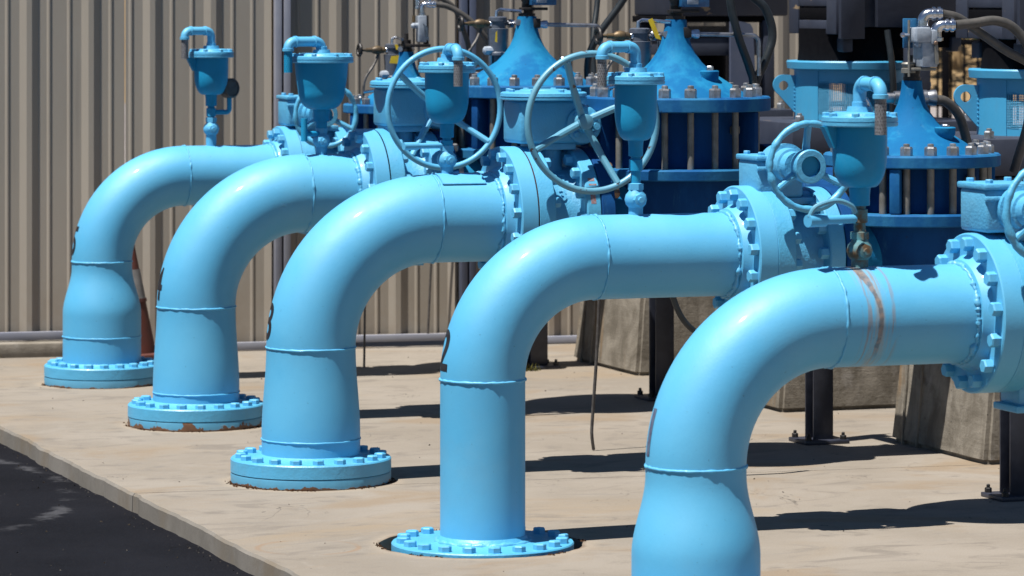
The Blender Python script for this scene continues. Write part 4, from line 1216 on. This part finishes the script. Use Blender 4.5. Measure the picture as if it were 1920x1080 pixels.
# thin tubes going right from bonnets 4, 3
for n, dz, lab in ((4, -.035, 'thin steel tube leading right from the second bonnet neck'), (3, -.055, 'thin steel tube leading right from the central bonnet neck')):
    L = LINES[n]; x = L['vx'] + .03; z = L['vtop'] + dz; y = L['y'] - .03
    org = Vector((x, y, z))
    t = thing('sensing_tube', org, lab, 'tube', 'sensing tubes off the bonnets')
    pts = [(x, y, z), (x + .20, y - .01, z - .004)] + bend((x, y, z), (x + .29, y - .02, z - .006), (x + .29, y - .02, z - .12), .03) + [(x + .29, y - .02, z - .16)]
    MB().tube(pts, .0085, 12).build('pipe', 'steel', t, org, 60)
    MB().lathe((x, y, z), (1, 0, 0), [(0, .018), (.018, .018), (.02, .013), (.035, .017), (.05, .017), (.055, .010)], 8).build('fitting', 'chrome', t, org)
    MB().box((x - .0, y, z + .005), (.03, .045, .04), .004).build('clamp', 'iron', t, org)

# line 2: big pale switch box
L2 = LINES[2]; y2 = L2['y'] - .05
t, org = box_thing(1.660, y2, 1.595, (.058, .075, .125), 'box_grey', 'pale grey pocked switch box with chrome elbows, on the right bonnet')
MB().box((1.635, y2 - .01, 1.640), (.055, .07, .05), .006).build('upper_housing', 'box_grey', t, org)
MB().box((1.622, y2 + .04, 1.645), (.05, .012, .10), .003).build('back_plate', 'box_blue', t, org)
MB().box((1.673, y2 - .043, 1.632), (.020, .006, .045), .002).build('tab', 'box_grey', t, org)
MB().prism([(0, 0), (.012, -.004), (.016, -.07), (.006, -.07)], (1.672, y2 - .048, 1.612), (1, 0, 0), (0, 0, 1), (0, 1, 0), .008).build('lever_arm', 'rod', t, org)
put(bolt_proto('screw', .012, .006, 'copper'), 'screw', t, Vector((1.676, y2 - .046, 1.613)) - org, (R_(90), 0, 0))
MB().lathe((1.632, y2 - .02, 1.610), (-1, 0, 0), [(0, .012), (.012, .012), (.02, .004)], 10).build('terminal_knob', 'box_grey', t, org)
MB().box((1.65, y2 + .01, 1.525), (.085, .06, .010), .002).build('bracket', 'rod', t, org)
MB().cyl((1.600, y2, 1.50), (1.600, y2, 1.69), .0045, n=8).build('stem', 'rod', t, org)
MB().lathe((1.600, y2, 1.64), (-1, 0, 0), [(0, .006), (.014, .006), (.02, .010), (.03, .006)], 8).build('stem_knob', 'chrome', t, org)
MB().lathe((1.612, y2 + .03, 1.512), (0, 0, 1), [(0, .024), (.015, .024), (.017, .018), (.03, .024), (.036, .020)], 12).build('stem_nut', 'rod', t, org)
e1 = fitting_elbow(t, org, 1.652, y2, 1.655, (.93, -.30, 0), .019)
e2 = fitting_elbow(t, org, 1.690, y2 - .02, 1.618, (.93, -.30, 0), .019)
hose('conduit', [e1, e1 + Vector((.06, .0, -.014)), e1 + Vector((.14, .01, -.06)), e1 + Vector((.24, .0, -.125)), e1 + Vector((.33, 0, -.17)), e1 + Vector((.45, .05, -.25)), e1 + Vector((.60, .1, -.45))], .0155, 'grey conduit running straight down right from the pale pocked switch box')
hose('conduit', [e2, e2 + Vector((.07, .0, .006)), e2 + Vector((.15, 0, .014)), e2 + Vector((.22, 0, -.012)), e2 + Vector((.28, .0, -.085)), e2 + Vector((.31, .02, -.17)), e2 + Vector((.30, .05, -.33)), e2 + Vector((.27, .1, -.50))], .0165, 'grey conduit arching high from the pale pocked switch box')
# conduit fitting behind bonnet 2
org = Vector((1.60, -1.50, 1.425))
t = thing('conduit_fitting', org, 'galvanised conduit coupling emerging behind the right bonnet', 'fitting')
MB().lathe((1.56, -1.48, 1.425), (.96, -.2, 0), [(0, .018), (.05, .018), (.052, .024), (.075, .024), (.077, .020), (.12, .022), (.150, .024), (.152, .028), (.165, .028), (.167, .024), (.185, .028), (.196, .028), (.198, .018)], 18).build('coupling', 'steel', t, org, 30)
MB().cyl((1.66, -1.5, 1.41), (1.66, -1.5, 1.46), .02, n=16).build('tee', 'steel', t, org)
MB().tube(smooth_path([(1.50, -1.5, 1.425), (1.515, -1.5, 1.40), (1.515, -1.5, 1.35)], 5), .008, 8).build('tube', 'chrome', t, org)
hose('conduit', [(1.745, -1.52, 1.420), (1.79, -1.52, 1.412), (1.84, -1.51, 1.37), (1.87, -1.50, 1.31), (1.90, -1.49, 1.20), (1.95, -1.45, 1.0)], .0165, 'grey conduit drooping right from the galvanised coupling')
# the dark conduits hanging from the motors
hose('cable', [(2.06, 1.98, 2.3), (2.09, 1.98, 1.95), (2.00, 2.0, 1.76), (1.885, 2.04, 1.585), (1.86, 2.08, 1.45), (1.90, 2.1, 1.2)][1:], .0155, 'dark cable slanting down left beside the wall, over the second valve', 'cable', cat='cable')
hose('cable', [(1.985, 2.3, 2.2), (1.985, 2.28, 1.95), (1.975, 2.26, 1.75), (1.93, 2.2, 1.55), (1.93, 2.15, 1.3)], .0125, 'thin dark cable dropping upright beside the slanting one', 'cable', cat='cable')
hose('cable', [(1.69, .10, 2.1), (1.68, .10, 1.80), (1.71, .10, 1.64), (1.77, .12, 1.50), (1.795, .14, 1.42), (1.80, .2, 1.2)], .016, 'dark cable slanting down across the pale motor leg', 'cable', cat='cable')
hose('cable', [(1.70, .16, 2.2), (1.76, .15, 1.83), (1.845, .14, 1.72), (1.875, .14, 1.62), (1.845, .14, 1.52), (1.81, .16, 1.42), (1.82, .22, 1.2)], .017, 'dark cable bowing out right beside the pale motor leg', 'cable', cat='cable')
hose('cable', [(1.27, -.3, .72), (1.32, -.3, .60), (1.39, -.3, .535), (1.47, -.3, .52), (1.56, -.3, .56), (1.62, -.28, .70)], .011, 'dark cable sagging under the run of pipe 2', 'cable', cat='cable')
# drain rods reaching the pad
hose('drain_tube', [(1.36, .62, .75), (1.352, .64, .4), (1.340, .66, .12), (1.339, .662, .06), (1.350, .672, .004)], .0065, 'thin bent drain tube standing on the pad between pipes 2 and 1', 'tube', 'thin drain tubes', 'tube')
hose('drain_tube', [(1.50, 4.10, .6), (1.502, 4.11, .3), (1.50, 4.115, .004)], .0055, 'thin straight drain tube standing right of pipe 3', 'tube', 'thin drain tubes', 'tube')
hose('drain_tube', [(2.18, 5.03, .8), (2.15, 5.04, .5), (2.13, 5.05, .05)], .006, 'thin dark drain tube leaning by the shade-darkened frame post', 'tube', 'thin drain tubes', 'tube')

# ------------------------------------------------------------------ pumps on pedestals
def grid_screen(mb, pts_fn, nu, nv, r):
    for i in range(nu + 1):
        mb.tube([pts_fn(i / nu, j / 10) for j in range(11)], r, 4)
    for j in range(nv + 1):
        mb.tube([pts_fn(i / 14, j / nv) for i in range(15)], r, 4)

def pedestal(n, lab):
    yc = LINES[n]['y'] - (.10 if n == 5 else .0)
    org = Vector((2.58 + .45, yc, 0))
    t = thing('pump_pedestal', org, lab, 'pedestal', 'concrete pump pedestals')
    x0, x1, y0, y1, H = 2.575, 3.55, yc - .42, yc + .42, .66
    bm = bmesh.new()
    vs_ = []
    for z, i in ((0, 0), (H, .055)):
        vs_.append([bm.verts.new(p) for p in ((x0 + i, y0 + i * .25, z), (x1 - i, y0 + i * .25, z), (x1 - i, y1 - i, z), (x0 + i, y1 - i, z))])
    bm.faces.new(vs_[0][::-1]); bm.faces.new(vs_[1])
    for k in range(4): bm.faces.new((vs_[0][k], vs_[0][(k + 1) % 4], vs_[1][(k + 1) % 4], vs_[1][k]))
    bmesh.ops.bevel(bm, geom=list(bm.edges), offset=.018, segments=2, affect='EDGES')
    bmesh.ops.triangulate(bm, faces=bm.faces)
    bmesh.ops.subdivide_edges(bm, edges=[e for e in bm.edges if e.calc_length() > .06], cuts=6, use_grid_fill=True)
    for v in bm.verts:
        v.co += Vector((mnoise.noise(v.co * 9), mnoise.noise(v.co * 9 + Vector((7, 0, 0))), 0)) * .004
        if v.co.z < .12: v.co.x -= .012 * max(0, mnoise.noise(v.co * 6 + Vector((0, 0, 3)))) * (1 - v.co.z / .12)
        v.co -= org
    me = bpy.data.meshes.new('block'); bm.to_mesh(me); bm.free()
    me.materials.append(M['pedestal']); me.shade_smooth(); me.set_sharp_from_angle(angle=R_(50))
    b = bpy.data.objects.new('block', me); C.objects.link(b); b.parent = t
    # embedded form strips on the battered face
    for dy in (.17, .30):
        MB().box((x0 + .026, yc + dy, H / 2), (.014, .012, H + .005), .002, mat=Matrix.Rotation(R_(4.7), 4, 'Y')).build('form_strip', 'pedestal', t, org)
    return t
pedestal(5, 'weathered concrete pump pedestal farthest back, seen beneath pipe 2')
pedestal(4, 'weathered concrete pump pedestal in the middle, seen under the nearest pipe')
pedestal(3, 'weathered concrete pump pedestal at right, lowest in the picture')

def sole_frame(t, org, xc, yc, w=.92):
    MB().box((xc + .02, yc, .875), (w - .12, .74, .42), .012).build('base_housing', 'motor', t, org)
    MB().box((xc, yc, 1.158), (w, .80, .140), .006).build('sole_plate', 'motor', t, org)
    put(NUT16, 'anchor_nut', t, Vector((xc - w * .435, yc - .34, 1.228)) - org)
    put(NUT16, 'anchor_nut', t, Vector((xc + w * .435, yc - .34, 1.228)) - org)

def motor_frame(t, org, xc, yc, z0, a, b):
    """dark square motor enclosure with slotted left face; half sizes a (X) and b (Y)"""
    m = MB()
    H = 1.0
    mo = MB().box((xc + .01, yc, z0 + H / 2 + .02), (2 * a - .04, 2 * b - .03, H), .01).build('motor_body', 'motor', t, org)
    # left face: frame members leave a square opening
    x = xc - a
    MB().box((x, yc - b + .05, z0 + .10), (.03, .10, .22), .004).build('corner_post', 'motor', mo, org)
    MB().box((x, yc + b - .05, z0 + .10), (.03, .10, .22), .004).build('corner_post', 'motor', mo, org)
    for zz, hh in ((.02, .060), (.135, .050)):
        MB().box((x + .002, yc, z0 + zz), (.026, 2 * b - .2, hh), .004).build('louvre_bar', 'motor', mo, org)
    MB().box((x - .002, yc, z0 + .078), (.012, 2 * b - .2, .05), .001).build('louvre_gap', 'black', mo, org)
    MB().box((x - .006, yc, z0 + .45), (.024, 2 * b + .02, .44), .004).build('side_panel', 'motor', mo, org)
    # front face
    y = yc - b
    MB().box((xc - a + .055, y - .010, z0 + .30), (.115, .030, .66), .004).build('front_leg', 'motor', mo, org)
    MB().box((xc + .085, y - .012, z0 + .42), (2 * a - .17, .028, .80), .004).build('front_panel', 'motor', mo, org)
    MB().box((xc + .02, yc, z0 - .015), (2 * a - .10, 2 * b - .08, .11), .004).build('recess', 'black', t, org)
    for dx in (-a + .05, a - .05):
        MB().box((xc + dx, yc + b - .09, z0 - .055), (.05, .07, .065), .008).build('mounting_lug', 'motor', t, org)
        MB().box((xc + dx, yc - b + .05, z0 - .055), (.05, .07, .065), .008).build('mounting_lug', 'motor', t, org)
    return mo

def pump(n, lab):
    yc = LINES[n]['y']; xc = 3.10 if n == 4 else 3.03
    org = Vector((xc, yc, .66))
    t = thing('vertical_pump', org, lab, 'pump', 'vertical pumps behind the valves')
    sole_frame(t, org, xc, yc)
    r = .252; z0, z1 = 1.228, 1.445
    # discharge head shell: solid strips with screened windows between
    def arc(a0, a1, za, zb, th=.010):
        mb = MB(); k = 16
        vs_ = []
        for rr in (r, r - th):
            for zz in (za, zb):
                vs_.append([Vector((xc + math.cos(a0 + (a1 - a0) * i / k) * rr, yc + math.sin(a0 + (a1 - a0) * i / k) * rr, zz)) for i in range(k + 1)])
        flat = [v for row in vs_ for v in row]; m = k + 1
        fs = []
        for i in range(k):
            fs += [(i, i + 1, m + i + 1, m + i), (2 * m + i, 3 * m + i, 3 * m + i + 1, 2 * m + i + 1), (i, 2 * m + i, 2 * m + i + 1, i + 1), (m + i, m + i + 1, 3 * m + i + 1, 3 * m + i)]
        fs += [(0, m, 3 * m, 2 * m), (k, 2 * m + k, 3 * m + k, m + k)]
        mb.add(flat, fs); return mb
    # angles: camera looks along about 70 degrees, so -110 is towards the viewer
    head = arc(R_(-200), R_(-150), z0, z1).build('discharge_head', 'paint_head', t, org, 40)
    arc(R_(10), R_(55), z0, z1).build('discharge_head', 'paint_head', t, org, 40)
    arc(R_(90), R_(160), z0, z1).build('discharge_head', 'paint_head', t, org, 40)
    arc(R_(-200), R_(160), z1 - .055, z1 + .0).build('head_collar', 'paint_head', t, org, 40)
    arc(R_(-200), R_(160), z0, z0 + .03).build('head_collar', 'paint_head', t, org, 40)
    scr = MB()
    grid_screen(scr, lambda u, v: Vector((xc + math.cos(R_(-150 + 160 * u)) * (r - .004), yc + math.sin(R_(-150 + 160 * u)) * (r - .004), z0 + .03 + (z1 - z0 - .08) * v)), 80, 22, .0018)
    so = scr.build('window_screen', 'wire_blue', t, org, 0); so['kind'] = 'stuff'
    MB().lathe((xc + .12, yc - .03, z0 + .002), (0, 0, 1), [(0, .105), (.12, .105), (.214, .10)], 32).build('interior_shade_drum', 'black', t, org) if n == 4 else None  # black drum added to draw the unlit inside of the head
    if n == 4:
        MB().box((xc + .155, yc - .335, 1.43), (.105, .06, .40), .006).build('cable_duct', 'motor', t, org)
        MB().tube(smooth_path([(xc + .03, yc - .30, 1.62), (xc + .04, yc - .325, 1.48), (xc + .05, yc - .32, 1.36), (xc + .055, yc - .30, 1.235)], 6), .014, 10).build('motor_cable', 'cable', t, org)
    MB().cyl((xc, yc, z0), (xc, yc, z1), .028, n=20).build('pump_shaft', 'steel', t, org)
    MB().lathe((xc, yc, z1), (0, 0, 1), [(0, r + .004), (.006, r + .030), (.034, r + .034), (.040, r + .030)], 64).build('top_plate', 'paint_head', t, org, 30)
    MB().lathe((xc, yc, z1 + .0405), (0, 0, 1), [(0, r - .015), (.05, r - .02), (.14, r - .02)], 48).build('motor_spigot', 'black', t, org, 30)
    # lifting lugs, welded to the shell along their straight edge
    for sgn, ang in ((-1, R_(-194)), (1, R_(-18))):
        e = Vector((math.cos(ang), math.sin(ang), 0))
        poly = [(0, -.115)]
        for i in range(15):
            a = R_(-58 + 148 * i / 14)
            poly.append((.055 + .046 * math.cos(a), .012 + .046 * math.sin(a)))
        poly.append((0, .055))
        hole = [(.055 + .021 * math.cos(2 * PI * i / 20), .010 + .021 * math.sin(2 * PI * i / 20)) for i in range(20)]
        bm = bmesh.new(); es = []
        for ring in (poly, hole):
            vv = [bm.verts.new((p[0], p[1], 0)) for p in ring]
            es += [bm.edges.new((vv[i], vv[(i + 1) % len(vv)])) for i in range(len(vv))]
        bmesh.ops.triangle_fill(bm, use_beauty=True, edges=es)
        ret = bmesh.ops.extrude_face_region(bm, geom=list(bm.faces))
        bmesh.ops.translate(bm, vec=(0, 0, .020), verts=[g_ for g_ in ret['geom'] if isinstance(g_, bmesh.types.BMVert)])
        nrm = Vector((0, 0, 1)).cross(e)
        for v in bm.verts:
            c = v.co.copy()
            v.co = Vector((xc, yc, 1.365)) + e * (r - .004 + c.x) + Vector((0, 0, 1)) * c.y + nrm * (c.z - .010) - org
        bmesh.ops.recalc_face_normals(bm, faces=bm.faces)
        me = bpy.data.meshes.new('lifting_lug'); bm.to_mesh(me); bm.free(); me.materials.append(M['paint_head'])
        lg = bpy.data.objects.new('lifting_lug', me); C.objects.link(lg); lg.parent = head
        wl = MB()
        for i in range(9):
            for sd in (-1, 1):
                wl.lathe(Vector((xc, yc, 1.262 + .017 * i)) + e * (r + .002) + nrm * .010 * sd, nrm * sd, [(0, .005), (.004, .004)], 8)
        wl.build('weld_bead', 'paint_head', lg, org)
    motor_frame(t, org, xc + (.135 if n == 4 else .075), yc, 1.612, .31, .25)
    return t
pump(4, 'vertical pump with cyan lugged head under dark grey motor, behind the rusty air valve')
pump(3, 'vertical pump with cyan lugged head at the right edge')

# pump of line 5: dark grey stand with expanded metal guard
yc = LINES[5]['y']; xc = 3.115
org = Vector((xc, yc, .66))
t = thing('vertical_pump', org, 'vertical pump with dark grey stand and expanded metal guard, behind the central bonnet', 'pump', 'vertical pumps behind the valves')
sole_frame(t, org, xc, yc, .62)
MB().box((xc + .05, yc, 2.18), (.60, .50, 1.02), .012).build('motor_body', 'motor', t, org)
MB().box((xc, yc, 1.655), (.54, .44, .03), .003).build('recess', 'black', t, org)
for dx in (-1, 1):
    for dy in (-1, 1):
        MB().box((xc + .02 + dx * .235, yc + dy * .205, 1.44), (.06, .06, .42), .006).build('stand_leg', 'motor', t, org)
MB().prism([(0, 0), (.135, 0), (.115, .36), (.10, .385), (.05, .395), (0, .395)], (xc + .045, yc - .262, 1.25), (1, 0, 0), (0, 0, 1), (0, 1, 0), .02).build('stand_plate', 'frame_dark', t, org)
for zz in (1.525, ):
    MB().box((xc, yc - .215, zz), (.44, .03, .085), .004).build('cross_band', 'motor', t, org)
    MB().box((xc - .215, yc, zz), (.03, .36, .085), .004).build('cross_band', 'motor', t, org)
gd = MB()
w0, w1, zz0, zz1 = xc - .225, xc + .07, 1.57, 1.645
for i in range(-6, 26):
    for sg in (1, -1):
        pts = []
        xa = w0 + i * .0135
        a = (xa, zz0); b = (xa + sg * .075 * 1.7, zz1)
        lo_, hi_ = 0., 1.
        dx = b[0] - a[0]
        if dx:
            t0 = (w0 - a[0]) / dx; t1 = (w1 - a[0]) / dx
            lo_, hi_ = max(0, min(t0, t1)), min(1, max(t0, t1))
        if hi_ - lo_ > .05:
            gd.tube([(a[0] + dx * q, yc - .232, a[1] + (b[1] - a[1]) * q) for q in (lo_, hi_)], .0014, 4)
go = gd.build('expanded_guard', 'wire_grey', t, org, 0); go['kind'] = 'stuff'
MB().cyl((xc, yc, 1.228), (xc, yc, 1.62), .12, n=32).build('pump_shaft', 'black', t, org)

# steel posts carrying the outlet pipes
for n, (px_, py_), lab in ((4, (2.31, 2.35), 'dark steel pipe stand seen under pipe 2, beside the far pedestal'),
                           (3, (2.29, .63), 'dark steel pipe stand in the middle under the nearest pipe'),
                           (2, (2.25, -1.14), 'dark steel pipe stand at the right edge'),
                           (5, (2.27, 3.84), 'dark steel pipe stand farthest back, by a weed tuft')):
    org = Vector((px_, py_, 0))
    t = thing('pipe_stand', org, lab, 'pipe stand', 'steel pipe stands')
    L = LINES[n]
    hgt = L['zr'] + .02 if n != 5 else L['zr'] - .14
    p = MB()
    p.box((px_, py_ - .038, hgt / 2 + .006), (.085, .009, hgt - .012), .002).box((px_, py_ + .038, hgt / 2 + .006), (.085, .009, hgt - .012), .002).box((px_, py_, hgt / 2 + .006), (.008, .068, hgt - .014), .001)
    p.build('post', 'post', t, org)
    MB().box((px_, py_, .008), (.19, .17, .016), .003).build('base_plate', 'post', t, org)
    for dx in (-1, 1):
        put(bolt_proto('anchor_bolt', .022, .016, 'iron', .012), 'anchor_bolt', t, (dx * .075, -.065, .017))
        put(bolt_proto('anchor_bolt', .022, .016, 'iron', .012), 'anchor_bolt', t, (dx * .075, .065, .017))
    if n != 5:
        MB().box((px_, (py_ + L['y']) / 2 - .04, hgt - .17), (.07, abs(py_ - L['y']) - .03, .05), .004).build('arm', 'post', t, org)
    else:
        MB().box((px_, py_, hgt + .004), (.16, .16, .016), .003).build('saddle', 'post', t, org)

# weed tuft at the far stand
wt = MB()
for i in range(60):
    a = rnd.random() * 6.28; rr = rnd.random() * .05
    p = Vector((2.20 + math.cos(a) * rr, 3.72 + math.sin(a) * rr * .6, 0))
    u = Vector((math.cos(a * 3), math.sin(a * 3), 0)) * .004
    wt.add([p - u, p + u, p + Vector((rnd.uniform(-.02, .02), rnd.uniform(-.02, .02), rnd.uniform(.01, .04)))], [(0, 1, 2)])
tag(wt.build('weed_tuft', 'moss', None, (2.20, 3.72, 0), 0), 'small dry yellow weed tuft at the foot of the farthest pipe stand', 'weed')
for k, (x, y) in enumerate(((.0, 3.60), (-.02, 3.63), (.04, 3.585))):
    pass

# traffic cone
org = Vector((.572, 4.955, 0))
t = thing('traffic_cone', org, 'red traffic cone with white band, both coloured dark for shade, by the wall', 'traffic cone')
prof = lambda z: .125 - .105 * ((z - .03) / .52)
MB().box(org + Vector((0, 0, .016)), (.36, .36, .032), .008, rotz=.25).build('base', 'cone', t, org)
def band(z0_, z1_, off, nm, mt_):
    return MB().lathe(org, (0, 0, 1), [(z0_, prof(z0_) + off), (z1_, prof(z1_) + off)], 36).build(nm, mt_, t, org, 60)
band(.03, .55, 0, 'body', 'cone')
band(.295, .435, .0025, 'reflective_band', 'cone_band')
band(.28, .294, .006, 'rib', 'cone')
MB().ring(org + Vector((0, 0, .55)), (0, 0, 1), .020, .004, 24, 8).build('rim', 'cone', t, org)

unmark()
for o in list(bpy.data.objects):
    if o.type == 'MESH' and o.parent is None and o.name.split('.')[0] in ('bolt', 'bolt_large', 'bolt_small', 'nut', 'nut_mid', 'plug', 'screw', 'cage_plug', 'steel_nut', 'anchor_bolt', 'stud', 'picket') and not o.get('label'):
        bpy.data.objects.remove(o)
